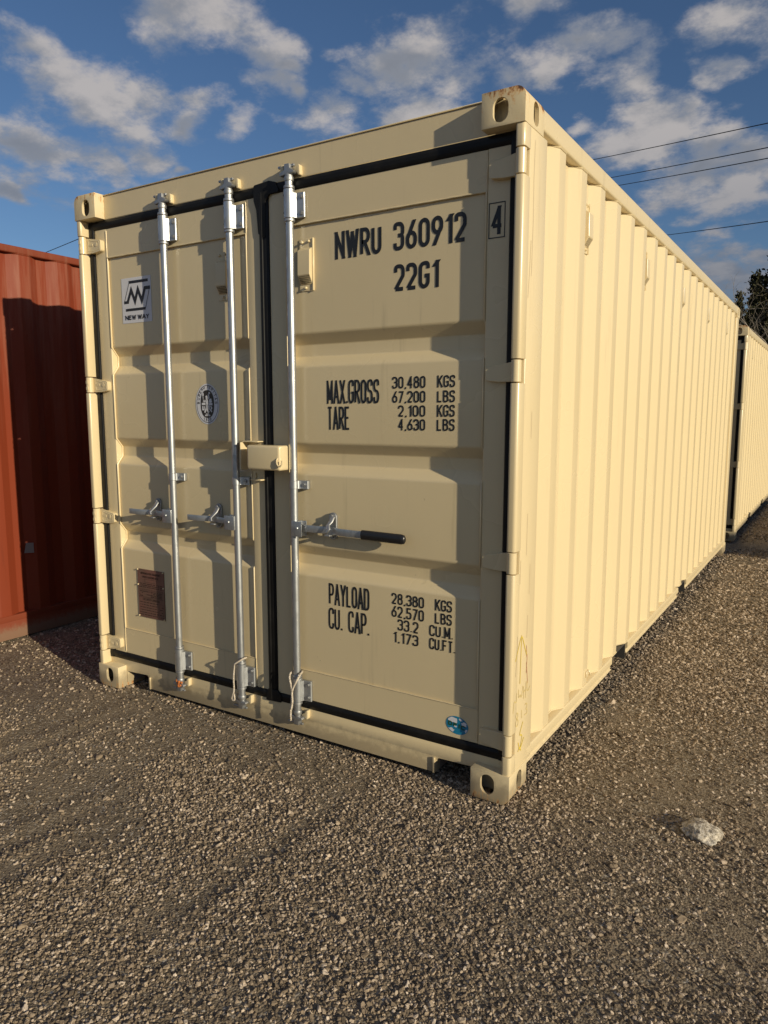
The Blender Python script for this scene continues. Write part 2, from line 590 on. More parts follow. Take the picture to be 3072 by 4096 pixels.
# ------------------------------------------------------------------ stroke lettering
w5 = .46
G = {
    '0': [([(0, 0), (w5, 0), (w5, 1), (0, 1)], .23, True)],
    '1': [([(.06, .80), (.24, .99), (.24, 0)], 0, False)],
    '2': [([(0, .74), (0, 1), (w5, 1), (w5, .58), (0, 0), (w5, 0)], [0, .23, .23, .14, 0, 0], False)],
    '3': [([(0, .77), (0, 1), (w5, 1), (w5, .53), (.18, .53)], .21, False), ([(.18, .53), (w5, .53), (w5, 0), (0, 0), (0, .23)], .21, False)],
    '4': [([(.36, 0), (.36, 1), (0, .27), (.50, .27)], 0, False)],
    '5': [([(w5, 1), (.03, 1), (.03, .56), (w5, .60), (w5, 0), (0, 0), (0, .23)], [0, 0, .0, .21, .22, .22, 0], False)],
    '6': [([(0, 0), (w5, 0), (w5, .57), (0, .57)], .23, True), ([(.36, 1), (.01, .36)], 0, False)],
    '7': [([(0, 1), (w5, 1), (.14, 0)], 0, False)],
    '8': [([(0, 0), (w5, 0), (w5, .54), (0, .54)], .21, True), ([(.03, .54), (w5 - .03, .54), (w5 - .03, 1), (.03, 1)], .19, True)],
    '9': [([(0, .43), (w5, .43), (w5, 1), (0, 1)], .23, True), ([(.10, 0), (w5 - .01, .64)], 0, False)],
    ',': [([(.06, .05), (.06, -.02), (0, -.14)], 0, False)],
    '.': [([(.03, -.03), (.03, .07)], 0, False)],
    'A': [([(0, 0), (.25, 1), (.50, 0)], 0, False), ([(.07, .27), (.43, .27)], 0, False)],
    'B': [([(0, 0), (0, 1), (w5 - .03, 1), (w5 - .03, .53), (0, .53)], [0, 0, .2, .2, 0], False), ([(0, .53), (w5, .53), (w5, 0), (0, 0)], [0, .22, .22, 0], False)],
    'C': [([(w5, .74), (w5, 1), (0, 1), (0, 0), (w5, 0), (w5, .26)], .23, False)],
    'D': [([(0, 0), (0, 1), (w5, 1), (w5, 0)], [0, 0, .23, .23], True)],
    'E': [([(w5, 1), (0, 1), (0, 0), (w5, 0)], 0, False), ([(0, .52), (.38, .52)], 0, False)],
    'F': [([(w5, 1), (0, 1), (0, 0)], 0, False), ([(0, .52), (.38, .52)], 0, False)],
    'G': [([(w5, .76), (w5, 1), (0, 1), (0, 0), (w5, 0), (w5, .46), (.26, .46)], [0, .23, .23, .23, .23, 0, 0], False)],
    'H': [([(0, 0), (0, 1)], 0, False), ([(w5, 0), (w5, 1)], 0, False), ([(0, .5), (w5, .5)], 0, False)],
    'I': [([(0.03, 0), (0.03, 1)], 0, False)],
    'K': [([(0, 0), (0, 1)], 0, False), ([(w5, 1), (.02, .40)], 0, False), ([(.15, .58), (w5 + .01, 0)], 0, False)],
    'L': [([(0, 1), (0, 0), (w5 - .04, 0)], 0, False)],
    'M': [([(0, 0), (0, 1), (.27, .12), (.54, 1), (.54, 0)], 0, False)],
    'N': [([(0, 0), (0, 1), (w5 + .03, 0), (w5 + .03, 1)], 0, False)],
    'O': [([(0, 0), (w5, 0), (w5, 1), (0, 1)], .23, True)],
    'P': [([(0, 0), (0, 1), (w5, 1), (w5, .46), (0, .46)], [0, 0, .23, .23, 0], False)],
    'R': [([(0, 0), (0, 1), (w5, 1), (w5, .49), (0, .49)], [0, 0, .23, .23, 0], False), ([(.20, .49), (w5 + .01, 0)], 0, False)],
    'S': [([(w5, .76), (w5, 1), (0, 1), (0, .54), (w5, .50), (w5, 0), (0, 0), (0, .24)], .22, False)],
    'T': [([(0, 1), (.48, 1)], 0, False), ([(.24, 1), (.24, 0)], 0, False)],
    'U': [([(0, 1), (0, 0), (w5, 0), (w5, 1)], .23, False)],
    'V': [([(0, 1), (.25, 0), (.50, 1)], 0, False)],
    'W': [([(0, 1), (.16, 0), (.34, .93), (.52, 0), (.68, 1)], 0, False)],
    'X': [([(0, 0), (.46, 1)], 0, False), ([(0, 1), (.46, 0)], 0, False)],
    'Y': [([(0, 1), (.24, .46), (.48, 1)], 0, False), ([(.24, .46), (.24, 0)], 0, False)],
}


def gwidth(ch):
    return max(p[0] for s in G[ch] for p in s[0])


def ribbon(pts, t, closed=False):
    """flat band of width t along a 2-D polyline: returns left and right outlines"""
    P = [Vector(q) for q in pts]
    Q = [P[0]]
    for q in P[1:]:
        if (q - Q[-1]).length > 1e-6:
            Q.append(q)
    if closed and (Q[0] - Q[-1]).length < 1e-6:
        Q.pop()
    n = len(Q)
    L_, R_ = [], []
    for i in range(n):
        if closed:
            a, b, c = Q[i - 1], Q[i], Q[(i + 1) % n]
        else:
            a, b, c = Q[max(i - 1, 0)], Q[i], Q[min(i + 1, n - 1)]
        d1 = (b - a).normalized() if (b - a).length > 1e-9 else (c - b).normalized()
        d2 = (c - b).normalized() if (c - b).length > 1e-9 else d1
        n1, n2 = Vector((-d1.y, d1.x)), Vector((-d2.y, d2.x))
        nn = n1 + n2
        nn = nn.normalized() if nn.length > 1e-6 else n1
        k = min(1 / max(nn.dot(n1), 0.25), 2.6)
        L_.append(b + nn * (t / 2 * k))
        R_.append(b - nn * (t / 2 * k))
    return L_, R_


def strokes_to(bd, place, strokes, t, lift=0.00004, top=None):
    """put ribbons into builder bd; place(u, v, k) maps lettering plane to 3-D"""
    k = 0
    for pts, closed in strokes:
        pieces = [pts]
        if top is not None and not closed:
            # break the stroke where it doubles back, so that joins stay crisp
            pieces, cur = [], [pts[0]]
            for i in range(1, len(pts)):
                cur.append(pts[i])
                if i < len(pts) - 1:
                    d1 = Vector(pts[i]) - Vector(pts[i - 1])
                    d2 = Vector(pts[i + 1]) - Vector(pts[i])
                    if d1.length > 1e-7 and d2.length > 1e-7 and d1.angle(d2) > R(80) + R(22):
                        pieces.append(cur)
                        cur = [pts[i]]
            pieces.append(cur)
        for pc in pieces:
            if top is not None and not closed and len(pc) == 2 and abs(pc[0][1] - pc[1][1]) > 0.12 * top:
                (xa, ya), (xb, yb) = sorted(pc, key=lambda q: q[1])
                ln = math.hypot(xb - xa, yb - ya)
                hw = t / 2 * ln / (yb - ya)
                sl = (xb - xa) / (yb - ya)
                ea = t / 2 if ya < t else 0
                eb = t / 2 if yb > top - t else 0
                xa, ya, xb, yb = xa - sl * ea, ya - ea, xb + sl * eb, yb + eb
                bd.add([place(xa - hw, ya, k * lift), place(xa + hw, ya, k * lift), place(xb + hw, yb, k * lift), place(xb - hw, yb, k * lift)], [(0, 1, 2, 3)])
            else:
                L_, R_ = ribbon(pc, t, closed)
                n = len(L_)
                vs = [place(q.x, q.y, k * lift) for q in L_] + [place(q.x, q.y, k * lift) for q in R_]
                m_ = n if closed else n - 1
                bd.add(vs, [(i, (i + 1) % n, n + (i + 1) % n, n + i) for i in range(m_)])
            k += 1


def glyph_strokes(text, height, t, total=None, gap=None, aspect=1.0, space=None):
    """centre-line strokes of a word, starting at u=0; cap height = height"""
    hh = height - t
    sx = hh * aspect
    adv = []
    gap = gap if gap is not None else 0.20
    space = 0.40 if space is None else space
    u = 0
    for ch in text:
        if ch == ' ':
            u += space
            adv.append(None)
            continue
        adv.append(u)
        u += gwidth(ch) + gap
    W_ = u - gap
    if total is not None:
        sx = (total - t) / W_
    out = []
    for ch, a in zip(text, adv):
        if a is None:
            continue
        for pts, r, cl in G[ch]:
            q = fillet([(p[0], p[1]) for p in pts], r, 5, cl) if r else pts
            out.append(([(t / 2 + (a + x) * sx, t / 2 + y * hh) for x, y in q], cl))
    return out


def word(bd, text, x0, z0, x1, z1, y, t, gap=0.20, space=0.40):
    st = glyph_strokes(text, z1 - z0, t, total=x1 - x0, gap=gap, space=space)
    strokes_to(bd, lambda u, v, k: (x0 + u, y - k, z0 + v), st, t, top=z1 - z0)


# ------------------------------------------------------------------ ground
TRACKS = [(.25, .060, 2.4), (.41, .045, 1.8), (.93, .050, 1.6), (1.11, .045, 2.0), (1.29, .060, 2.2), (-.42, .07, 1.4), (1.86, .05, 1.2), (-.95, .06, 1.3)]


def ground_height(x, y):
    x = np.asarray(x, float)
    y = np.asarray(y, float)
    h = 0.010 * np.sin(1.3 * x + 0.6 * y + 0.8) * np.sin(0.9 * y - 0.5 * x) + 0.006 * np.sin(3.1 * x - 2.2 * y) + 0.004 * np.sin(5.3 * y + 1.7 * x)
    # long shallow wheel tracks running across the front
    tr = y + 0.35 * x
    h += -0.010 * np.exp(-((tr + 0.45) / 0.16) ** 2) - 0.008 * np.exp(-((tr + 1.9) / 0.2) ** 2)
    q = x - 0.10 * y + 0.03 * np.sin(2.1 * y)
    left = (0.55 + 0.45 * np.sin(2.3 * y + 5.0 * x)) / (1 + np.exp(3.0 * (x - 2.4))) / (1 + np.exp(9.0 * (y - 0.05))) / (1 + np.exp(-5.0 * (y + 1.5)))
    for c0, wd, am in TRACKS:
        h += left * am * (-.0032 * np.exp(-((q - c0) / wd) ** 2) + .0026 * np.exp(-((q - c0 - wd * 1.7) / (wd * .6)) ** 2))
    near = np.exp(-(np.maximum(0, np.abs(x - 1.219) - 1.25) ** 2 + np.maximum(0, np.abs(y - 3.0) - 3.05) ** 2) / 0.12)
    h = h * (1 - 0.75 * near)
    far = np.clip((y - 6.0) / 1.2, 0, 1)
    drop = -0.055 * far * far * (3 - 2 * far)
    return h + drop - 0.012


def spaced(lo, hi, c, fine, grow, fine_half):
    out = [c]
    s = fine
    a = c
    while a < hi:
        a += s
        out.append(min(a, hi))
        if a > c + fine_half:
            s *= grow
    s = fine
    a = c
    while a > lo:
        a -= s
        out.append(max(a, lo))
        if a < c - fine_half:
            s *= grow
    return np.array(sorted(set(round(float(q), 4) for q in out)))


xs = spaced(-900, 900, 1.4, 0.025, 1.22, 3.6)
ys = spaced(-900, 900, 1.0, 0.05, 1.22, 3.6)
gx, gy = np.meshgrid(xs, ys)
gz = ground_height(gx, gy)
fade = np.clip(1 - (np.hypot(gx - 2, gy - 2) - 12) / 30, 0, 1)
gz = gz * fade + (1 - fade) * -0.07
nv = len(xs)
verts = np.stack([gx, gy, gz], -1).reshape(-1, 3)
idx = np.arange(len(ys) * nv).reshape(len(ys), nv)
faces = np.stack([idx[:-1, :-1], idx[:-1, 1:], idx[1:, 1:], idx[1:, :-1]], -1).reshape(-1, 4)
me = bpy.data.meshes.new('ground')
me.from_pydata(verts.tolist(), [], faces.tolist())
for f in me.polygons:
    f.use_smooth = True

m, w, p = material('gravel_bed')
co = w.node('ShaderNodeTexCoord').outputs['Object']
mid = w.noise(co, 3.2, 5, 0.6)
lo_ = w.noise(co, 0.55, 3, 0.5)
cells = w.voronoi(co, 135, out='Color')
cs = w.node('ShaderNodeSeparateColor')
w.put(cs.inputs[0], cells)
dist1 = w.voronoi(co, 135)
dist2 = w.voronoi(co, 62)
grit = w.noise(co, 420, 3, 0.6)
base = w.mix(w.ramp(cs.outputs[0], 0.1, 0.95), (0.105, 0.083, 0.059), (0.29, 0.236, 0.170))
base = w.mix(w.ramp(cs.outputs[1], 0.90, 0.97), base, (0.46, 0.42, 0.36))
soil = w.mix(grit, (0.155, 0.123, 0.086), (0.30, 0.243, 0.175))
soilmask = w.ramp(w.math('ADD', w.math('MULTIPLY', mid, 0.7), w.math('MULTIPLY', lo_, 0.3)), 0.50, 0.64)
base = w.mix(w.math('MULTIPLY', soilmask, 0.75), base, soil)
base = w.mix(w.math('MULTIPLY', w.ramp(lo_, 0.35, 0.7), 0.30), base, (0.175, 0.14, 0.098))
w.put(p.inputs['Base Color'], base)
p.inputs['Roughness'].default_value = 0.92
p.inputs['Specular IOR Level'].default_value = 0.2
h1 = w.math('SUBTRACT', 1.0, dist1)
h2 = w.math('SUBTRACT', 1.0, dist2)
hgt = w.math('ADD', w.math('MULTIPLY', h1, 0.55), w.math('MULTIPLY', h2, 0.45))
hgt = w.math('ADD', hgt, w.math('MULTIPLY', grit, 0.12))
w.put(p.inputs['Normal'], w.bump(hgt, 0.8, 0.007))
me.materials.append(MATS['gravel_bed'])
ground = link('ground', me)
tag(ground, None, None, kind='structure')

# loose crushed stone: one uncountable layer, each stone a faceted chip placed by geometry nodes
m, w, p = material('gravel_stone')
oi = w.node('ShaderNodeObjectInfo')
co = w.node('ShaderNodeTexCoord').outputs['Object']
rr_ = oi.outputs['Random']
n = w.node('ShaderNodeValToRGB')
w.put(n.inputs[0], rr_)
cr = n.color_ramp
stops = [(0.0, (0.079, 0.061, 0.044)), (0.2, (0.145, 0.11, 0.077)), (0.42, (0.239, 0.182, 0.125)), (0.64, (0.338, 0.259, 0.183)), (0.82, (0.432, 0.341, 0.248)), (0.93, (0.544, 0.44, 0.339)), (1.0, (0.676, 0.566, 0.459))]
cr.elements[0].position, cr.elements[0].color = stops[0][0], (*stops[0][1], 1)
cr.elements[1].position, cr.elements[1].color = stops[-1][0], (*stops[-1][1], 1)
for s, c_ in stops[1:-1]:
    e = cr.elements.new(s)
    e.color = (*c_, 1)
nz = w.noise(co, 2.2, 4, 0.7)
w.put(p.inputs['Base Color'], w.mix(w.math('MULTIPLY', w.ramp(nz, 0.35, 0.7), 0.45), n.outputs[0], (0.19, 0.152, 0.107)))
p.inputs['Roughness'].default_value = 0.88
p.inputs['Specular IOR Level'].default_value = 0.25


def stone_points():
    P, S = [], []

    def inside(x, y):
        f2 = np.array([fwd.x, fwd.y]) / math.hypot(fwd.x, fwd.y)
        dx, dy = x - cam.location.x, y - cam.location.y
        a = dx * f2[0] + dy * f2[1]
        b = dx * f2[1] - dy * f2[0]
        ok = (a > 0.3) & (np.abs(b) < a * 0.70 + 0.9)
        body = (x > 0.30) & (x < 2.05) & (y > 0.45) & (y < 5.9)
        red = (x < -1.22) & (y > -0.3)
        sec = (x > 0.0) & (x < 2.1) & (y > 7.3)
        return ok & ~body & ~red & ~sec, np.hypot(dx, dy)

    def patch(x, y):
        v = np.sin(1.9 * x + 0.7 * y + 1.0) * np.sin(1.3 * y - 0.8 * x + .3) + 0.6 * np.sin(3.7 * x - 2.9 * y + 2.) * np.sin(2.3 * x + 4.1 * y)
        tr = y + 0.35 * x
        v -= 0.9 * np.exp(-((tr + 0.45) / 0.18) ** 2) + 0.7 * np.exp(-((tr + 1.9) / 0.22) ** 2)
        # fine soil swept up along the front of the container
        v -= 2.3 * np.exp(-((y + 0.16 + .05 * np.sin(4 * x)) / 0.20) ** 2) / (1 + np.exp(-8 * (x + .15))) / (1 + np.exp(8 * (x - 1.95)))
        v -= 1.3 * np.exp(-((x + .55) / .5) ** 2 - ((y + .15) / .45) ** 2)
        v += 0.5 * np.sin(0.8 * x + 1.1 * y + 2.0) - 0.55 * np.exp(-((x + 0.6) / 1.1) ** 2 - ((y + 0.5) / 0.7) ** 2)
        v += 0.35 * np.sin(7.3 * x + 1.9 * y) * np.sin(5.1 * y - 3.3 * x + 1.)
        # wheel marks curving in from the left towards the container
        q = x - 0.10 * y + 0.03 * np.sin(2.1 * y)
        left = (0.55 + 0.45 * np.sin(2.3 * y + 5.0 * x)) / (1 + np.exp(3.0 * (x - 2.4))) / (1 + np.exp(9.0 * (y - 0.05))) / (1 + np.exp(-5.0 * (y + 1.5)))
        for c0, wd, am in TRACKS:
            v -= 1.5 * am * left * np.exp(-((q - c0) / (wd * 1.3)) ** 2)
        return 0.10 + 0.90 / (1 + np.exp(-2.4 * (v + 0.30)))

    def layer(n, x0, x1, y0, y1, smin, smax, power, dmax, dfull, usepatch=True):
        x = rng.uniform(x0, x1, n)
        y = rng.uniform(y0, y1, n)
        ok, d = inside(x, y)
        keep = ok & (rng.random(n) < np.clip((dmax - d) / (dmax - dfull), 0, 1))
        if usepatch:
            keep &= rng.random(n) < patch(x, y)
        x, y, d = x[keep], y[keep], d[keep]
        s = smin + (smax - smin) * rng.random(len(x)) ** power
        s *= 1 + 0.10 * np.clip(d - 2, 0, 8)
        P.append(np.stack([x, y], 1))
        S.append(s)
    layer(760000, -3.2, 6.0, -2.2, 3.0, 0.0022, 0.0060, 1.5, 5.5, 2.6)
    layer(190000, -3.2, 7.5, -2.2, 10.0, 0.0045, 0.0085, 2.2, 11, 4.0)
    layer(170000, 2.2, 8.0, 0.0, 22.0, 0.0045, 0.0085, 2.0, 24, 9.0)
    layer(3600, -3.2, 8.0, -2.2, 12.0, 0.007, 0.012, 2.6, 14, 5.0)
    layer(110, -3.2, 8.0, -2.2, 10.0, 0.011, 0.016, 2.0, 14, 5.0, False)
    P = np.concatenate(P)
    S = np.concatenate(S)
    return P, S


SP, SS = stone_points()
n_st = len(SP)
sz_ = np.stack([SS * rng.uniform(.8, 1.35, n_st), SS * rng.uniform(.75, 1.1, n_st), SS * rng.uniform(.5, .85, n_st)], 1)
pos = np.concatenate([SP, (ground_height(SP[:, 0], SP[:, 1]) + sz_[:, 2] * rng.uniform(0.05, 0.65, n_st))[:, None]], 1)
rot = np.stack([rng.normal(0, .35, n_st), rng.normal(0, .35, n_st), rng.uniform(0, 6.283, n_st)], 1)
gm = bpy.data.meshes.new('gravel')
gm.vertices.add(n_st)
gm.vertices.foreach_set('co', pos.astype(np.float32).ravel())
for nm, arr, typ in (('stone_size', sz_, 'FLOAT_VECTOR'), ('stone_turn', rot, 'FLOAT_VECTOR')):
    at = gm.attributes.new(nm, typ, 'POINT')
    at.data.foreach_set('vector', arr.astype(np.float32).ravel())
at = gm.attributes.new('stone_kind', 'INT', 'POINT')
at.data.foreach_set('value', rng.integers(0, 6, n_st).astype(np.int32))
gm.update()
gravel = link('gravel', gm)
tag(gravel, 'loose grey and tan crushed gravel covering the yard', 'gravel', kind='stuff')


def gravel_nodes():
    t = bpy.data.node_groups.new('scatter_stones', 'GeometryNodeTree')
    t.interface.new_socket('Geometry', in_out='INPUT', socket_type='NodeSocketGeometry')
    t.interface.new_socket('Geometry', in_out='OUTPUT', socket_type='NodeSocketGeometry')
    N, L_ = t.nodes, t.links
    gi, go = N.new('NodeGroupInput'), N.new('NodeGroupOutput')
    join = N.new('GeometryNodeJoinGeometry')
    made = []
    for k in range(6):
        ico = N.new('GeometryNodeMeshIcoSphere')
        ico.inputs['Radius'].default_value = 1.0
        ico.inputs['Subdivisions'].default_value = 2 if k % 2 else 1
        ps = N.new('GeometryNodeInputPosition')
        ad = N.new('ShaderNodeVectorMath')
        ad.operation = 'ADD'
        ad.inputs[1].default_value = (k * 3.7, k * 1.9, 5.1 * k)
        nz = N.new('ShaderNodeTexNoise')
        nz.inputs['Scale'].default_value = 0.85
        nz.inputs['Detail'].default_value = 1.5
        sb = N.new('ShaderNodeVectorMath')
        sb.operation = 'SUBTRACT'
        sb.inputs[1].default_value = (.5, .5, .5)
        sc = N.new('ShaderNodeVectorMath')
        sc.operation = 'SCALE'
        sc.inputs[3].default_value = 2.3
        sp = N.new('GeometryNodeSetPosition')
        L_.new(ps.outputs[0], ad.inputs[0])
        L_.new(ad.outputs[0], nz.inputs['Vector'])
        L_.new(nz.outputs['Color'], sb.inputs[0])
        L_.new(sb.outputs[0], sc.inputs[0])
        L_.new(ico.outputs[0], sp.inputs['Geometry'])
        L_.new(sc.outputs[0], sp.inputs['Offset'])
        sm = N.new('GeometryNodeSetMaterial')
        sm.inputs['Material'].default_value = MATS['gravel_stone']
        L_.new(sp.outputs[0], sm.inputs['Geometry'])
        sh = N.new('GeometryNodeSetShadeSmooth')
        sh.inputs['Shade Smooth'].default_value = False
        L_.new(sm.outputs[0], sh.inputs['Geometry'])
        g2i = N.new('GeometryNodeGeometryToInstance')
        L_.new(sh.outputs[0], g2i.inputs[0])
        made.append(g2i)
    for g2i in reversed(made):
        L_.new(g2i.outputs[0], join.inputs[0])
    iop = N.new('GeometryNodeInstanceOnPoints')
    iop.inputs['Pick Instance'].default_value = True
    L_.new(gi.outputs[0], iop.inputs['Points'])
    L_.new(join.outputs[0], iop.inputs['Instance'])
    for nm, typ, sock in (('stone_size', 'FLOAT_VECTOR', 'Scale'), ('stone_kind', 'INT', 'Instance Index')):
        a = N.new('GeometryNodeInputNamedAttribute')
        a.data_type = typ
        a.inputs[0].default_value = nm
        L_.new(a.outputs[0], iop.inputs[sock])
    a = N.new('GeometryNodeInputNamedAttribute')
    a.data_type = 'FLOAT_VECTOR'
    a.inputs[0].default_value = 'stone_turn'
    er = N.new('FunctionNodeEulerToRotation')
    L_.new(a.outputs[0], er.inputs[0])
    L_.new(er.outputs[0], iop.inputs['Rotation'])
    L_.new(iop.outputs[0], go.inputs[0])
    md = gravel.modifiers.new('scatter', 'NODES')
    md.node_group = t


gravel_nodes()

# ------------------------------------------------------------------ shipping containers
W_, H_, LEN = 2.438, 2.591, 6.058
DY = 0.058          # plane of the door frames
PY = 0.066          # plane of the pressed door panels
HZ = [(0.192, 0.278), (0.903, 0.986), (1.602, 1.684), (2.308, 2.396)]   # hinge knuckles


def stadium(cx, cy, w, h, n=10):
    r = min(w, h) / 2
    pts = []
    if h >= w:
        for k in range(n + 1):
            a = math.pi * k / n
            pts.append((cx + r * math.cos(a), cy + h / 2 - r + r * math.sin(a)))
        for k in range(n + 1):
            a = math.pi + math.pi * k / n
            pts.append((cx + r * math.cos(a), cy - h / 2 + r + r * math.sin(a)))
    else:
        for k in range(n + 1):
            a = -math.pi / 2 + math.pi * k / n
            pts.append((cx + w / 2 - r + r * math.cos(a), cy + r * math.sin(a)))
        for k in range(n + 1):
            a = math.pi / 2 + math.pi * k / n
            pts.append((cx - w / 2 + r + r * math.cos(a), cy + r * math.sin(a)))
    return pts


def bm_from(bd):
    bm = bmesh.new()
    vv = [bm.verts.new(q) for q in bd.v]
    for f in bd.f:
        bm.faces.new([vv[i] for i in f])
    bmesh.ops.recalc_face_normals(bm, faces=bm.faces)
    return bm


def casting_mesh():
    """one ISO corner fitting, outer corner at x=.162, y=0, z=.118, hollow, with three slots"""
    bm = bm_from(B().box(0, .162, 0, .178, 0, .118))

    def pick(test):
        return [e for e in bm.edges if test([v.co for v in e.verts])]
    # large radius along the outer top edge, smaller ones on the outer corner
    e1 = pick(lambda c: all(q.x > .161 and q.z > .117 for q in c))
    bmesh.ops.bevel(bm, geom=e1, offset=.036, segments=6, profile=.5, affect='EDGES')
    e2 = pick(lambda c: all(q.x > .161 and q.y < .001 for q in c) and abs(c[0].z - c[1].z) > .03)
    bmesh.ops.bevel(bm, geom=e2, offset=.022, segments=5, profile=.5, affect='EDGES', clamp_overlap=True)
    e3 = [e for e in bm.edges if len(e.link_faces) == 2 and e.calc_face_angle(0) > R(50)]
    bmesh.ops.bevel(bm, geom=e3, offset=.0035, segments=2, profile=.5, affect='EDGES', clamp_overlap=True)
    me = bpy.data.meshes.new('tmp')
    bm.to_mesh(me)
    bm.free()
    base = bpy.data.objects.new('tmp', me)
    C.objects.link(base)
    cutters = [B().box(.022, .146, .014, .16, .012, .107),
               B().prism(stadium(.071, .0525, .058, .081), 'y', -.05, .05),
               B().prism(stadium(.101, .0525, .051, .081), 'x', .12, .2),
               B().prism(stadium(.086, .089, .060, .112), 'z', .06, .2)]
    tmp = []
    for c_ in cutters:
        b2 = bm_from(c_)
        m2 = bpy.data.meshes.new('tmp')
        b2.to_mesh(m2)
        b2.free()
        o2 = bpy.data.objects.new('tmp', m2)
        C.objects.link(o2)
        tmp.append(o2)
        md = base.modifiers.new('cut', 'BOOLEAN')
        md.operation = 'DIFFERENCE'
        md.solver = 'EXACT'
        md.object = o2
    bpy.context.view_layer.update()
    dg = bpy.context.evaluated_depsgraph_get()
    out = bpy.data.meshes.new_from_object(base.evaluated_get(dg))
    for o in tmp + [base]:
        mm = o.data
        bpy.data.objects.remove(o)
        bpy.data.meshes.remove(mm)
    vs = [tuple(v.co) for v in out.vertices]
    fs = [tuple(p_.vertices) for p_ in out.polygons]
    bpy.data.meshes.remove(out)
    return vs, fs


CAST_V, CAST_F = casting_mesh()


def casting(parent, right, front, top, mat):
    b = B()
    vs = []
    for x, y, z in CAST_V:
        X = W_ - .162 + x if right else .162 - x
        Y = y if front else LEN - y
        Z = H_ - .118 + z if top else .118 - z
        vs.append((X, Y, Z))
    b.add(vs, CAST_F)
    return b.obj('corner_casting', mat, parent, smooth=30)


def corrugated(y0, first_out, y1, pitch=0.279, flat=0.072, slope=0.068, depth=0.036):
    """points (along, depth) of a pressed side sheet; starts and ends recessed"""
    pts = [(y0, depth)]
    a = first_out
    while a + flat + slope < y1:
        pts += [(a - slope, depth), (a, 0.0), (a + flat, 0.0), (a + flat + slope, depth)]
        a += pitch
    pts.append((y1, depth))
    clean = []
    for q in pts:
        if not clean or q[0] > clean[-1][0] + 1e-4:
            clean.append(q)
    return clean


def mirror(b, start=0):
    b.v[start:] = [(W_ - x, y, z) for x, y, z in b.v[start:]]
    return b


def rail_profile(w, h):
    return fillet([(0, 0), (w, 0), (w, h), (0, h)], .010, 3, True)


def frame_parts(T, PA, CA, RA, first_out=0.375, forks=True, z_top=2.497):
    """castings, posts, rails, side sheets, roof, floor: the body shared by every box"""
    for r_ in (0, 1):
        for f_ in (1, 0):
            for t_ in (1, 0):
                casting(T, r_, f_, t_, CA)
    # rear posts
    for s in (0, 1):
        b = B().prism(fillet([(W_ - .075, LEN - .165), (W_ - .004, LEN - .165), (W_ - .004, LEN - .006), (W_ - .075, LEN - .006)], [.004, .012, .014, .004], 3, True), 'z', .1175, H_ - .1175)
        if not s:
            mirror(b)
        b.obj('corner_post', PA, T)
    # top rails
    for s in (0, 1):
        b = B().prism(fillet([(W_ - .062, z_top), (W_ - .002, z_top), (W_ - .002, 2.572), (W_ - .062, 2.572)], .009, 3, True), 'y', .1775, LEN - .1775)
        if not s:
            mirror(b)
        b.obj('top_rail', RA, T)
    # bottom rails, broken by the fork pockets on the sides
    spans = [(.1775, 1.465), (1.805, 3.372), (3.712, LEN - .1775)] if forks else [(.1775, LEN - .1775)]
    for s in (0, 1):
        b = B()
        for a0, a1 in spans:
            b.prism(fillet([(W_ - .045, .166), (W_ - .004, .166), (W_ - .001, .160), (W_ - .001, .128), (W_ - .012, .118), (W_ - .012, .100), (W_ + .000, .094), (W_ - .045, .086)], .003, 2, True), 'y', a0, a1)
        if forks:
            for a0, a1 in ((1.465, 1.805), (3.372, 3.712)):
                pk = B().prism([(a0 - .001, .06), (a0 + .004, .06), (a0 + .004, .148), (a1 - .004, .148), (a1 - .004, .06), (a1 + .001, .06), (a1 + .001, .158), (a0 - .001, .158)], 'x', W_ - .50, W_ - .014)
                if not s:
                    mirror(pk)
                pk.obj('fork_pocket', 'pocket_steel', T)
        if not s:
            mirror(b)
        b.split_obj('bottom_rail', RA, T)
    # side sheets
    prof = corrugated(.220, first_out, LEN - .163)
    out_ = fillet([(y, d) for y, d in prof], .010, 3)
    for s in (0, 1):
        o1 = [(W_ - .006 - d, y) for y, d in out_]
        i1 = [(W_ - .0085 - d, y) for y, d in out_]
        b = B().sheet(o1, i1, 'z', .160, z_top + .004)
        # running weld along foot and head of the sheet
        for z in (.167, z_top - .001):
            b.sweep([(x + .001, y, z) for x, y in o1], .0035, 5)
        if not s:
            mirror(b)
        b.obj('side_wall', PA, T, smooth=50)
    # rear end sheet
    prof = fillet(corrugated(.075, .20, W_ - .075, .25, .10, .04, .045), .01, 3)
    b = B().sheet([(x, LEN - .03 - d) for x, d in prof], [(x, LEN - .033 - d) for x, d in prof], 'z', .15, 2.51)
    b.obj('end_wall', PA, T, smooth=50)
    B().box(.162, W_ - .162, LEN - .07, LEN - .008, 2.50, 2.578).obj('end_header', RA, T, bevel=.006)
    B().box(.162, W_ - .162, LEN - .07, LEN - .008, .03, .15).obj('end_sill', RA, T, bevel=.006)
    # roof with cross corrugation
    pts = []
    y = .12
    while y < LEN - .12:
        pts += [(y, 2.573), (y + .09, 2.573), (y + .105, 2.555), (y + .195, 2.555)]
        y += .21
    b = B().sheet(pts, [(a, z - .002) for a, z in pts], 'x', .060, W_ - .060)
    b.obj('roof', RA, T, smooth=50)
    B().box(.05, W_ - .05, .12, LEN - .08, .135, .159).obj('floor', 'dull_steel', T)


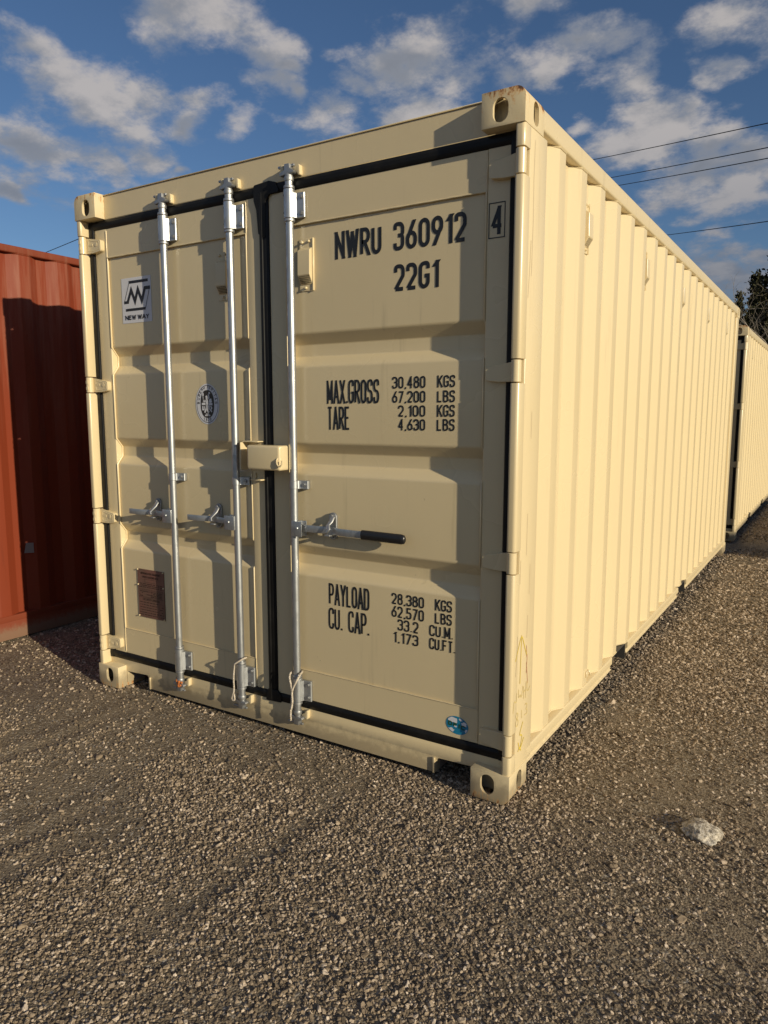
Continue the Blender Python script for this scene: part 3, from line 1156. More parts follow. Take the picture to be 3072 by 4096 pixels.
def hinge(parent, z0, z1, right, PA, kind=0):
    b = B()
    zc = (z0 + z1) / 2
    px, py = W_ - .0205, .0225
    b.tube((px, py, z0 + .002), (px, py, z1 - .002), .0186, n=24)
    top, bot = (z1 - .012, z0 + .004) if kind == 0 else (z1 - .004, z0 + .012)
    ft, fb = (z1 - .024, z0 + .010) if kind == 0 else (z1 - .008, z0 + .026)
    # blade: tapering leaf from the knuckle on to the door
    poly = fillet([(2.292, fb), (2.292, ft), (2.345, top - .004), (2.412, z1 - .004), (2.412, z0 + .004), (2.345, bot)], [.012, .012, .02, 0, 0, .02], 4, True)
    s0 = len(b.v)
    b.prism(poly, 'y', .0355, .0595)
    if not right:
        rim = fillet([(2.303, fb + .010), (2.303, ft - .008), (2.345, top - .014), (2.386, z1 - .016), (2.386, z0 + .016), (2.345, bot + .010)], .006, 3, True)
        Lr, Rr = ribbon(rim, .004, True)
        n = len(Lr)
        b.add([(q.x, .0343, q.y) for q in Lr] + [(q.x, .0343, q.y) for q in Rr] + [(q.x, .0360, q.y) for q in Lr] + [(q.x, .0360, q.y) for q in Rr],
              [f for i in range(n) for f in ((i, (i + 1) % n, n + (i + 1) % n, n + i), (i, 2 * n + i, 2 * n + (i + 1) % n, (i + 1) % n), (n + i, n + (i + 1) % n, 3 * n + (i + 1) % n, 3 * n + i))])
        b.tube((2.327, .0360, zc), (2.327, .0335, zc), .011, n=16)
    if not right:
        for dz in (-.018, .014):
            b.box(2.408, 2.424, .0025, .006, zc + dz - .009, zc + dz + .009)
        b.box(2.352, 2.380, .0337, .0360, zc - .006, zc + .006)
        mirror(b)
    return b.obj('hinge', PA, parent, bevel=.0015, seg=1)


def vent(name, parent, PA, place, hole='dark_hole'):
    """small louvre box; place(u across, d out, z) gives the 3-D point"""
    b = B()
    zt, zb = 2.222, 2.008
    hw = .038

    def block(poly, u0, u1):
        s = len(b.v)
        b.prism(poly, 'x', u0, u1)          # (d, z) profile across u
    block([(0, zb), (.004, zb), (.004, zt), (0, zt)], -hw, hw)
    body = fillet([(.003, zt - .036), (.026, zt - .050), (.028, zt - .150), (.005, zb + .026), (.003, zb + .026)], [0, .004, .004, 0, 0], 3, True)
    block(body, -hw + .006, hw - .007)
    b.box(hw - .006, hw - .001, 0, .009, zb, zt)
    for u, z in ((-.022, zt - .014), (.014, zt - .012), (-.004, zb + .013)):
        b.tube((u, .003, z), (u, .014, z), .0062, .005, n=10)
    b.mi = 1
    # perforated lower slope
    p0, p1 = Vector((.0285, zt - .152)), Vector((.0062, zb + .027))
    nrm = Vector((p0 - p1)).normalized()
    nn = Vector((abs(nrm.y), -abs(nrm.x))).normalized()
    for r_ in range(5):
        for c_ in range(9):
            t0 = .08 + .86 * r_ / 5
            t1 = t0 + .10
            q0, q1 = p0.lerp(p1, t0) + nn * .0008, p0.lerp(p1, t1) + nn * .0008
            u0 = -hw + .012 + c_ * .0062
            b.add([(u0, q0.x, q0.y), (u0 + .0038, q0.x, q0.y), (u0 + .0038, q1.x, q1.y), (u0, q1.x, q1.y)], [(0, 1, 2, 3)])
    b.v = [place(u, d, z) for u, d, z in b.v]
    return b.obj(name, [PA, hole], parent, bevel=.0012, seg=1)


def bead(b, pts, r=.0035, seed=0):
    """irregular weld bead along a line"""
    rg = random.Random(seed)
    a, c = Vector(pts[0]), Vector(pts[1])
    n = max(3, int((c - a).length / .02))
    P_ = [a.lerp(c, i / n) + Vector((rg.uniform(-.0006, .0006), 0, rg.uniform(-.0006, .0006))) for i in range(n + 1)]
    b.sweep(P_, [r * rg.uniform(.8, 1.25) for _ in P_], 6)


GROOVES = [(1.834, 1.789, 1.738, 1.694), (1.364, 1.321, 1.270, 1.228), (.909, .864, .816, .774)]


def door(T, x0, x1, sl, sr, PA, label):
    """x0..x1 leaf, panel between sl and sr"""
    z0, z1, zr0, zr1 = .191, 2.426, .331, 2.283
    b = B()
    for a, c_ in ((x0, sl), (sr, x1)):
        b.prism(fillet([(a, DY), (c_, DY), (c_, .105), (a, .105)], [.006, .004, 0, 0], 3, True), 'z', z0, z1)
    b.box(sl - .001, sr + .001, DY + .001, .104, zr1, z1 - .001)
    b.box(sl - .001, sr + .001, DY + .001, .104, z0 + .001, zr0)
    pts = [(PY, zr1 + .004)]
    for a, c_, d_, e in GROOVES:
        pts += [(PY, a), (PY + .036, c_), (PY + .036, d_), (PY, e)]
    pts.append((PY, zr0 - .004))
    pr_ = fillet(pts, [0] + [.022, .012, .012, .022] * 3 + [0], 5)
    b.sheet(pr_, [(y + .002, z) for y, z in pr_], 'x', sl - .002, sr + .002)
    o = b.obj('door', PA, T, smooth=40, label=label)
    wb = B()
    bead(wb, [(sl + .002, DY, zr1), (sr - .002, DY, zr1)], .0034, 1)
    bead(wb, [(sl + .002, DY + .001, zr0), (sr - .002, DY + .001, zr0)], .0026, 2)
    # welds down the stiles follow the pressing
    for sx, sd in ((sl, 3), (sr, 4)):
        zz_ = [zr1] + [q for g_ in GROOVES for q in (g_[0], g_[1], g_[2], g_[3])] + [zr0]
        yy_ = [DY] + [DY, DY + .036, DY + .036, DY] * 3 + [DY]
        wb.sweep([(sx + (.002 if sx == sl else -.002), y, z) for y, z in zip(yy_, zz_)], .0034, 6)
        bead(wb, [(sx, DY, zr1), (sx, DY, z1 - .01)], .0028, sd)
        bead(wb, [(sx, DY, zr0), (sx, DY, z0 + .01)], .0022, sd)
    wb.split_obj('weld_bead', PA, o, smooth=80)
    return o


def door_end(T, PA, CA):
    """posts, header, sill, two doors, seals and hinges of the door end"""
    posts = []
    for right in (1, 0):
        b = B()
        segs = [.1175] + [q for a in HZ for q in a] + [H_ - .1175]
        for i in range(0, len(segs), 2):
            a, c_ = segs[i] + (.002 if i else 0), segs[i + 1] - (.002 if i + 2 < len(segs) else 0)
            prof = fillet([(W_ - .001, .0605), (W_ - .001, .004), (W_ - .036, .004), (W_ - .036, .062)], [0, .0135, .008, 0], 6, True)
            s = len(b.v)
            b.prism(prof, 'z', a, c_)
        prof = fillet([(W_ - .0355, .0575), (W_ - .0015, .0575), (W_ - .0015, .222), (W_ - .012, .232), (W_ - .05, .232), (W_ - .10, .18), (W_ - .10, .115), (W_ - .0355, .105)], .003, 2, True)
        b.prism(prof, 'z', .1172, H_ - .1172)
        if not right:
            mirror(b)
        posts.append(b.obj('corner_post', PA, T, bevel=.003, seg=2))
    # header and its lip
    b = B().box(.03, W_ - .03, .056, .115, 2.470, 2.584)
    b.box(.165, W_ - .165, .050, .118, 2.5845, 2.5895)
    b.box(.165, W_ - .165, .0565, .118, 2.462, 2.4705)
    hdr = b.obj('header_beam', PA, T, bevel=.0015, seg=1)
    # sill with the two fork slots
    n0, n1, n2, n3 = .168, .350, 2.090, 2.272
    poly = [(.03, .150), (.03, .02), (n0, .02), (n0, .084), (n1 - .02, .092), (n1, .075), (n1, .02), (n2, .02), (n2, .070), (n2 + .015, .086), (n3, .090), (n3, .02), (W_ - .03, .02), (W_ - .03, .150)]
    b = B().prism(poly, 'y', .056, .100)
    for a, c_ in ((n1, 1), (n2, -1)):
        b.box(min(a, a + .010 * c_), max(a, a + .010 * c_), .048, .0565, .020, .086)
    b.box(.165, W_ - .165, .0555, .13, .1495, .1565)
    sill = b.obj('door_sill', PA, T, bevel=.0025, seg=2)
    b = B()
    for a, c_ in ((n0, n1), (n2, n3)):
        b.prism([(a - .006, .02), (a - .001, .02), (a - .001, .094), (c_ + .001, .094), (c_ + .001, .02), (c_ + .006, .02), (c_ + .006, .099), (a - .006, .099)], 'y', .101, .9)
    b.split_obj('fork_pocket', 'dull_steel', T)
    # rubber seals
    b = B()
    def seal_h(z0, z1, x0, x1, y=.051):
        b.prism(fillet([(y + .004, z0), (y, (z0 * 2 + z1) / 3), (y - .001, (z0 + z1 * 2) / 3), (y + .003, z1), (.085, z1), (.085, z0)], .003, 2, True), 'x', x0, x1)
    seal_h(2.4265, 2.4685, .037, W_ - .037)
    seal_h(.1485, .1905, .037, W_ - .037)
    for x0, x1 in ((.0365, .0715), (W_ - .0715, W_ - .0365)):
        b.prism(fillet([(x0, .054), (x0 + .006, .050), (x1 - .006, .050), (x1, .054), (x1, .10), (x0, .10)], .002, 2, True), 'z', .150, 2.4675)
    b.split_obj('gasket', 'rubber', T, smooth=60)
    b = B()
    b.prism(fillet([(1.1995, .057), (1.203, .047), (1.218, .045), (1.222, .051), (1.238, .049), (1.2485, .059), (1.2485, .095), (1.1995, .095)], .003, 2, True), 'z', .150, 2.44)
    # moulded flap where the centre seal turns into the header seal
    b.prism(fillet([(1.176, 2.474), (1.174, 2.41), (1.188, 2.37), (1.197, 2.27), (1.236, 2.24), (1.241, 2.40), (1.262, 2.425), (1.32, 2.428), (1.30, 2.470), (1.262, 2.481)], .008, 3, True), 'y', .0470, .056)
    b.prism(fillet([(1.195, .20), (1.255, .20), (1.275, .182), (1.275, .146), (1.180, .142), (1.190, .17)], .006, 3, True), 'y', .0470, .056)
    b.obj('center_gasket', 'rubber', T, bevel=.002, smooth=60)
    dl = door(T, .072, 1.199, .165, 1.118, PA, 'left leaf with two locking rods and three stickers')
    dr = door(T, 1.249, 2.366, 1.341, 2.276, PA, 'right leaf with one locking rod and printed weights')
    for i, (a, c_) in enumerate(HZ):
        hinge(dr, a, c_, True, PA, 1 if i == 0 else 0)
        hinge(dl, a, c_, False, PA, 1 if i == 0 else 0)
    vent('vent', dr, PA, lambda u, d, z: (1.4513 + u, PY - d, z))
    vent('vent', dl, PA, lambda u, d, z: (.9735 + u, PY - d, z))
    return hdr, sill, dl, dr


def side_vents(T, PA):
    for k in range(5):
        y = .832 + k * 1.116
        vent('vent', T, PA, lambda u, d, z, y=y: (W_ - .041 + d * 1.05, y + u, z + .186), 'vent_mesh')


def keepers(parent, x, top, PA):
    b = B()
    s = 1 if top else -1
    zb = 2.478 if top else .142

    def Z(d):
        return zb + s * d
    b.prism(fillet([(x - .044, Z(.004)), (x - .024, Z(-.004)), (x - .022, Z(.040)), (x - .038, Z(.046))], .004, 2, True), 'y', .022, .0565)
    b.prism(fillet([(x + .016, Z(.018)), (x + .034, Z(.010)), (x + .044, Z(-.006)), (x + .052, Z(-.002)), (x + .050, Z(.034)), (x + .042, Z(.042)), (x + .034, Z(.028)), (x + .018, Z(.030))], .004, 2, True), 'y', .036, .0565)
    b.box(x - .043, x + .048, .050, .0575, min(Z(.004), Z(.034)), max(Z(.004), Z(.034)))
    return b.obj('cam_keeper', PA, parent, bevel=.003, seg=2)


def locking_rod(T, x, PA, hdr, sill, side):
    """galvanised bar with its brackets, cams and handle; side=-1 handle to the left, +1 to the right"""
    ry = .022
    b = B().tube((x, ry, .128), (x, ry, 2.468), .0168, n=24)
    rod = b.obj('locking_rod', 'zinc', T)
    rod.location = (0, .007, 0)
    for z0, z1 in ((2.303, 2.420), (.188, .300)):
        b = B()
        b.tube((x, ry, z0), (x, ry, z1), .0238, n=26)
        # web and bolting flange on the right
        b.prism(fillet([(x + .004, ry - .020), (x + .022, ry - .008), (x + .030, .034), (x + .068, .036), (x + .068, .0515), (x - .02, .0515), (x - .0225, ry)], .006, 3, True), 'z', z0 + .002, z1 - .014)
        for zz in (z0 + .020, z1 - .032):
            B().bolt(x + .054, .0362, zz, .0080, .009).obj('bolt', 'cast_zinc', rod)
        b.obj('sleeve_bracket', 'zinc', rod, bevel=.0015, seg=1)
        b = B()
        for zc in (z0 - .007, z1 + .008):
            b.tube((x, ry, zc - .006), (x, ry, zc + .006), .0235, .0228, n=26)
        b.split_obj('collar', 'cast_zinc', rod, bevel=.0015, seg=1)
        b = B()
        for zz in (z0 + .022, z1 - .024):
            a = R(200)
            b.tube((x - .017, ry - .0155, zz), (x - .0178, ry - .0166, zz), .0038, n=8)
        b.split_obj('grease_hole', 'dark_hole', rod)
    # strap guide half way
    b = B()
    b.tube((x, ry, 1.165), (x, ry, 1.200), .0200, n=24)
    b.prism(fillet([(x + .006, ry - .0165), (x + .022, .030), (x + .030, .036), (x + .064, .038), (x + .064, .0595), (x + .0, .0595)], .005, 3, True), 'z', 1.164, 1.201)
    B().bolt(x + .046, .0382, 1.183, .0075, .009).obj('bolt', 'cast_zinc', rod)
    b.obj('rod_guide', 'zinc', rod, bevel=.0015, seg=1)
    # cams
    for top in (1, 0):
        zb = 2.470 if top else .126
        s = 1 if top else -1
        b = B()
        b.tube((x, ry, zb - s * .018), (x, ry, zb), .0205, n=20)
        b.tube((x, ry, zb), (x, ry, zb + s * .020), .0185, .0125, n=16)
        q = [(x - .050, 0.004), (x - .016, .010), (x + .018, .010), (x + .030, .018), (x + .024, -.004), (x - .012, -.002), (x - .046, -.006)]
        poly = [(x - .038, zb + s * .004), (x + .030, zb + s * .010), (x + .036, zb + s * .018), (x + .014, zb + s * .030), (x + .012, zb + s * .050), (x - .014, zb + s * .050), (x - .016, zb + s * .026), (x - .042, zb + s * .016)]
        b.prism(poly, 'y', ry - .014, ry + .016)
        b.box(x - .058, x + .028, ry - .002, ry + .010, min(zb + s * .040, zb + s * .050), max(zb + s * .040, zb + s * .050))
        b.obj('cam', 'cast_zinc', rod, bevel=.003, seg=2)
    keepers(hdr, x, True, PA)
    keepers(sill, x, False, PA)
    # handle hub riveted to the bar
    zc = .985 if side < 0 else .990
    b = B()
    hx0, hx1 = (x - .062, x - .008) if side < 0 else (x + .008, x + .056)
    b.box(hx0, hx1, -.002, .003, zc - .034, zc + .034)
    b.box(hx0, hx1, .034, .039, zc - .034, zc + .034)
    b.box(min(x, hx0 + .03), max(x, hx1 - .03), -.0015, .038, zc - .033, zc + .033)
    mid = (hx0 + hx1) / 2
    b.tube((mid, -.002, zc + .004), (mid, -.008, zc + .004), .0085, .006, n=10)
    b.obj('handle_hub', 'zinc', rod, bevel=.003, seg=2)
    # handle: flat bar, bowed over the catch
    b = B()

    def bar(P_, hh):
        vs, fs = [], []
        for (hx, hy, hz) in P_:
            vs += [(hx, hy - .004, hz - hh), (hx, hy + .004, hz - hh), (hx, hy + .004, hz + hh), (hx, hy - .004, hz + hh)]
        n = len(P_)
        for i in range(n - 1):
            o = 4 * i
            fs += [(o + k, o + (k + 1) % 4, o + 4 + (k + 1) % 4, o + 4 + k) for k in range(4)]
        fs += [(0, 1, 2, 3), (4 * n - 4, 4 * n - 3, 4 * n - 2, 4 * n - 1)]
        b.add(vs, fs)
    if side < 0:
        px = [0, .04, .075, .11, .145, .165, .185, .205, .262]
        py = [.018, .018, .020, .026, .022, .012, .002, -.003, -.008]
        bar([(mid - a, y, zc + .004 + a * .022) for a, y in zip(px, py)], .0135)
        b.obj('handle', 'zinc', rod, bevel=.002, seg=2)
        cx = x - .148
    else:
        px = [0, .05, .10, .14, .18, .22, .27, .345]
        py = [.018, .018, .022, .030, .026, .014, .012, .012]
        bar([(mid + a, y, zc + .004 - a * .006) for a, y in zip(px, py)], .0155)
        b.obj('handle', 'zinc', rod, bevel=.002, seg=2)
        gx = mid + .334
        g = B().sweep([(gx, .012, zc + .002), (gx + .02, .012, zc + .002), (gx + .19, .012, zc + .0005), (gx + .203, .012, zc + .0005), (gx + .208, .012, zc + .0005)], [.0140, .0140, .0140, .0120, .007], 16, flat=1.5)
        g.obj('grip', 'black_grip', rod, label='black rubber hand grip', smooth=60)
        cx = x + .190
    # catch plate and hook
    b = B()
    b.prism(stadium(cx, zc + .020, .040, .118), 'y', .047, .0595)
    B().bolt(cx - .002, .0472, zc + .064, .0085, .012, False).obj('bolt', 'cast_zinc', rod)
    B().bolt(cx - .002, .0472, zc - .024, .0075, .010).obj('bolt', 'cast_zinc', rod)
    for sg, top in ((1, True), (-1, False)):
        if top:
            b.sweep([(cx + .004, .044, zc + .062), (cx + .002, .030, zc + .040), (cx - .002, .014, zc + .026), (cx - .010 * side * -1, .004, zc + .012), (cx + .0, .000, zc - .002)], [.014, .013, .011, .010, .008], 10, flat=.55)
        else:
            b.box(cx - .014, cx + .014, .004, .047, zc - .020, zc - .013)
    b.obj('handle_catch', 'cast_zinc', rod, bevel=.0015, seg=1)
    if x < .8:      # rusty foot of the outermost bar
        b = B()
        rg = random.Random(3)
        for _ in range(14):
            b.ball((x + rg.uniform(-.020, .020), ry - .012 + rg.uniform(-.006, .008), .120 + rg.uniform(-.012, .016)), rg.uniform(.005, .010), 7, 5)
        b.obj('rust_crust', 'rust_orange', rod, smooth=80)
    return rod


def lock_box(T, PA):
    b = B()
    bm_poly = fillet([(1.181, 1.246), (1.372, 1.243), (1.372, 1.354), (1.181, 1.355)], .006, 3, True)
    b.box(1.176, 1.367, -.040, .030, 1.2455, 1.3545)
    box = b.obj('lock_box', PA, T, bevel=.012, seg=3)
    b = B()
    b.sweep([(1.354, -.036, 1.302), (1.356, -.046, 1.292), (1.359, -.048, 1.276), (1.366, -.048, 1.267), (1.376, -.048, 1.266), (1.385, -.048, 1.274), (1.388, -.048, 1.292)], .0038, 8)
    b.obj('hook', PA, box, smooth=60)
    b = B()
    b.box(1.1005, 1.1055, .000, .0575, 1.237, 1.3640)
    b.box(1.1005, 1.199, .012, .0575, 1.3645, 1.3705)
    b.box(1.104, 1.198, .052, .0575, 1.240, 1.3640)
    b.obj('lock_bracket', PA, box, bevel=.0015, seg=1)
    b = B()
    b.box(1.141, 1.202, .022, .0575, 1.190, 1.197)
    b.prism([(1.142, 1.1975), (1.1475, 1.1975), (1.1475, 1.224), (1.142, 1.224)], 'y', .050, .0576)
    b.obj('latch_tab', PA, box, bevel=.001, seg=1)


def disc(b, cx, cz, rx, rz, y, n=40, power=2.0):
    vs = []
    for k in range(n):
        a = 2 * math.pi * k / n
        c_, s_ = math.cos(a), math.sin(a)
        e = 2.0 / power
        vs.append((cx + rx * math.copysign(abs(c_) ** e, c_), y, cz + rz * math.copysign(abs(s_) ** e, s_)))
    b.add(vs, [tuple(range(n))])


def poly_xz(b, pts, y):
    b.add([(x, y, z) for x, z in pts], [tuple(range(len(pts)))])


def line_xz(b, pts, t, y, closed=False):
    strokes_to(b, lambda u, v, k: (u, y, v), [(pts, closed)], t)


def markings(dl, dr):
    y = PY - .0012
    rows = [('NWRU', 1.5969, 2.1215, 1.8232, 2.2301, 0.015),
            ('360912', 1.8785, 2.1235, 2.1932, 2.2301, 0.015),
            ('22G1', 1.8815, 1.9697, 2.0806, 2.0712, 0.015),
            ('MAX.GROSS', 1.5477, 1.5342, 1.8121, 1.6318, 0.0088),
            ('TARE', 1.5487, 1.4246, 1.6663, 1.5222, 0.0088),
            ('30,480', 1.8735, 1.5916, 2.0263, 1.6388, 0.0066),
            ('KGS', 2.0776, 1.5926, 2.155, 1.6388, 0.0066),
            ('67,200', 1.8735, 1.5353, 2.0263, 1.5815, 0.0066),
            ('LBS', 2.0776, 1.5353, 2.155, 1.5815, 0.0066),
            ('2,100', 1.9016, 1.4799, 2.0263, 1.5252, 0.0066),
            ('KGS', 2.0776, 1.4799, 2.155, 1.5262, 0.0066),
            ('4,630', 1.9016, 1.4256, 2.0263, 1.4709, 0.0066),
            ('LBS', 2.0776, 1.4256, 2.155, 1.4719, 0.0066),
            ('PAYLOAD', 1.5477, 0.6564, 1.7618, 0.7529, 0.0088),
            ('CU. CAP.', 1.5446, 0.5458, 1.7608, 0.6423, 0.0088),
            ('28,380', 1.8725, 0.7046, 2.0273, 0.7519, 0.0066),
            ('KGS', 2.0776, 0.7057, 2.154, 0.7529, 0.0066),
            ('62,570', 1.8725, 0.6493, 2.0273, 0.6976, 0.0066),
            ('LBS', 2.0776, 0.6514, 2.154, 0.6976, 0.0066),
            ('33.2', 1.9026, 0.595, 2.0022, 0.6433, 0.0066),
            ('CU.M.', 2.0524, 0.596, 2.16, 0.6433, 0.0066),
            ('1,173', 1.8795, 0.5407, 2.0022, 0.587, 0.0066),
            ('CU.FT.', 2.0524, 0.5407, 2.1711, 0.589, 0.0066)]
    for text, x0, z0, x1, z1, t in rows:
        b = B()
        gap = .30 if t > .014 else (.33 if t > .01 else .27)
        word(b, text, x0, z0, x1, z1, y, t, gap=gap, space=.62)
        b.obj('lettering', 'black_vinyl', dr)
    b = B()
    yb = DY - .0012
    word(b, '4', 2.294, 2.130, 2.341, 2.228, yb, .0135)
    line_xz(b, [(2.286, 2.119), (2.347, 2.119), (2.347, 2.239), (2.286, 2.239)], .0035, yb, True)
    b.obj('check_digit', 'black_vinyl', dr)
    # --- logo sticker
    b = B()
    X0, Z0, WW, HH = .2575, 2.1708, .219, .222
    b.mi = 0
    b.box(X0, X0 + WW, y - .0002, y + .0006, Z0 - HH, Z0)
    b.mi = 1

    def uv(pts):
        return [(X0 + u * WW, Z0 - v * HH) for u, v in pts]
    ya = y - .0008
    line_xz(b, uv([(.26, .098), (.91, .098)]), .0135, ya)
    line_xz(b, uv([(.272, .10), (.085, .53)]), .0036, ya - .0001)
    line_xz(b, uv([(.075, .535), (.24, .535)]), .0135, ya - .0002)
    zz = uv([(.20, .535), (.335, .27), (.455, .53), (.565, .27), (.685, .53), (.80, .262), (.975, .262)])
    line_xz(b, zz, .0165, ya - .0003)
    line_xz(b, uv([(.955, .27), (.80, .70)]), .0036, ya - .0004)
    line_xz(b, uv([(.13, .705), (.80, .705)]), .0125, ya - .0005)
    word(b, 'NEW WAY', .2786, 1.9651, .4566, 1.9873, ya - .0006, .0052, gap=.20, space=.30)
    b.obj('logo_sticker', ['white_vinyl', 'black_vinyl'], dl, label='white square sticker with black NW logo')
    # --- classification oval
    b = B()
    cx, cz, rx, rz = .8387, 1.5383, .0780, .0960
    disc(b, cx, cz, rx, rz, y, 56)
    b.mi = 1
    line_xz(b, [(cx + .90 * rx * math.cos(a), cz + .915 * rz * math.sin(a)) for a in [2 * math.pi * k / 56 for k in range(56)]], .0026, y - .0003, True)
    disc(b, cx, cz, .575 * rx, .685 * rz, y - .0004, 48, 2.4)
    ring = 'BUREAU VERITAS'
    for i, ch in enumerate(ring):
        if ch == ' ':
            continue
        a = math.pi * (1.0 - i / (len(ring) - 1))
        # place each letter upright to the ring
        ex, ez = .745 * rx * math.cos(a), .80 * rz * math.sin(a) + .006
        nx, nz_ = math.cos(a) / rx, math.sin(a) / rz
        nl = math.hypot(nx, nz_)
        nx, nz_ = nx / nl, nz_ / nl
        tx, tz = nz_, -nx
        h = .0150
        st = glyph_strokes(ch, h, .0024, total=(.0105 if ch != 'I' else None))
        wid = .0105 if ch != 'I' else .003
        strokes_to(b, lambda u, v, k: (cx + ex + tx * (u - wid / 2) + nx * (v - h / 2), y - .0005 - k, cz + ez + tz * (u - wid / 2) + nz_ * (v - h / 2)), st, .0024)
    for i, ch in enumerate('1828'):
        x0 = cx - .026 + i * .0135
        dz = .004 * abs(i - 1.5) / 1.5
        word(b, ch, x0, cz - .083 + dz, x0 + (.0085 if ch != '1' else .005), cz - .068 + dz, y - .0005, .0022)
    b.mi = 0

    def P(px, py):
        return (cx + (px - 808) / 480 * rx, cz + (1160 - py) / 820 * rz)
    yw = y - .0010
    k_ = rx / 480

    def blob(px, py, a, c_, n=16):
        q = P(px, py)
        disc(b, q[0], q[1], a * k_, c_ * rz / 820, yw, n)

    def limb(pts, t):
        line_xz(b, [P(*q) for q in pts], t * k_, yw)
    blob(785, 868, 42, 52)
    limb([(792, 905), (798, 960), (805, 1060), (800, 1190)], 88)
    limb([(820, 965), (885, 905), (862, 770)], 40)
    blob(900, 720, 36, 46)
    limb([(775, 985), (712, 1070), (635, 955)], 38)
    limb([(650, 1090), (645, 860)], 26)
    blob(642, 775, 34, 80)
    limb([(785, 1180), (765, 1330), (695, 1510)], 56)
    limb([(815, 1190), (800, 1330), (815, 1480)], 52)
    limb([(585, 1155), (735, 1155)], 66)
    limb([(868, 1165), (1015, 1165)], 66)
    limb([(615, 1240), (615, 1385), (670, 1385), (680, 1245)], 40)
    limb([(875, 1220), (875, 1390)], 48)
    limb([(940, 1240), (985, 1320), (935, 1400), (985, 1480)], 40)
    poly_xz(b, [P(*q) for q in ((870, 1080), (905, 950), (975, 940), (1000, 1080), (960, 1110), (905, 1110))], yw)
    blob(848, 1468, 38, 50)
    limb([(810, 1535), (810, 1645)], 34)
    limb([(748, 1562), (872, 1562)], 26)
    blob(740, 1620, 36, 34)
    blob(882, 1620, 38, 34)
    b.obj('class_sticker', ['white_vinyl', 'dark_vinyl'], dl, label='white oval sticker with dark emblem and lettering round it')
    # --- approval plate
    b = B()
    X0, X1, Z0, Z1 = .300, .502, .420, .681
    b.box(X0, X1, PY - .0045, PY + .0005, Z0, Z1)
    b.mi = 1
    yp = PY - .0050
    word(b, 'APPROVED FOR TRANSPORT', .325, .6535, .477, .6645, yp, .0017, gap=.15)
    word(b, 'UNDER CUSTOMS SEAL', .338, .6350, .464, .6460, yp, .0017, gap=.15)
    line_xz(b, [(.352, .612), (.448, .612), (.448, .628), (.352, .628)], .0012, yp, True)
    word(b, 'CSC SAFETY APPROVAL', .335, .5130, .470, .5240, yp, .0017, gap=.15)
    rg = random.Random(5)
    for zl in (.573, .568, .532, .528):
        line_xz(b, [(.305, zl), (.497, zl)], .0010, yp)
    line_xz(b, [(.402, .530), (.402, .570)], .0010, yp)
    for zl in (.603, .594, .585, .561, .553, .545, .537, .502, .488, .474, .460, .446, .434):
        a = .307 + rg.random() * .01
        while a < .485:
            l_ = rg.uniform(.006, .026)
            if not (zl in (.553, .545, .537) and a < .40 and rg.random() < .6) and not (zl < .51 and .445 < a < .458):
                line_xz(b, [(a, zl), (min(a + l_, .494), zl)], .0040, yp)
            a += l_ + rg.uniform(.002, .007)
    line_xz(b, [(.462, .428), (.494, .428), (.494, .505), (.462, .505)], .0009, yp, True)
    b.mi = 2
    for x_, zs in ((.3035, (.677, .595, .425)), (.4985, (.677, .595, .425))):
        for z_ in zs:
            b.tube((x_, PY - .004, z_), (x_, PY - .010, z_), .0042, .003, n=8)
    b.xform(Matrix.Translation((-.0172, 0, -.0052)))
    b.obj('data_plate', ['plate_brown', 'plate_ink', 'beige_paint'], dl, label='brown metal approval plate with dark print')
    # --- round world sticker
    b = B()
    y2 = DY - .0002
    s0 = len(b.v)
    disc(b, 0, 0, .050, .0375, y2, 40)
    b.mi = 1
    rg = random.Random(11)

    def land(cx_, cz_, r_, sx):
        pts = []
        n = 15
        for k in range(n):
            a = 2 * math.pi * k / n
            q = r_ * rg.uniform(.65, 1.2)
            X, Z = cx_ + q * sx * math.cos(a), cz_ + q * math.sin(a)
            L_ = math.hypot(X / .048, Z / .0355)
            if L_ > 1:
                X, Z = X / L_, Z / L_
            pts.append((X, Z))
        b.add([(X, y2 - .0004, Z) for X, Z in pts], [tuple(range(n))])
    land(-.022, .017, .013, 1.7)
    land(.028, .014, .010, 1.4)
    land(-.006, -.006, .005, 1.3)
    land(-.024, -.026, .008, 2.0)
    land(.042, -.010, .008, .8)
    land(.012, .028, .005, 1.6)
    b.mi = 2
    word(b, 'DFIC', -.040, -.010, .036, .0085, y2 - .0008, .0050, gap=.34)
    M = Matrix.Translation((2.1866, 0, .2465)) @ Matrix.Rotation(R(8), 4, 'Y')
    b.xform(M)
    b.obj('world_sticker', ['blue_vinyl', 'white_vinyl', 'green_vinyl'], dr, label='small oval blue and white globe sticker')


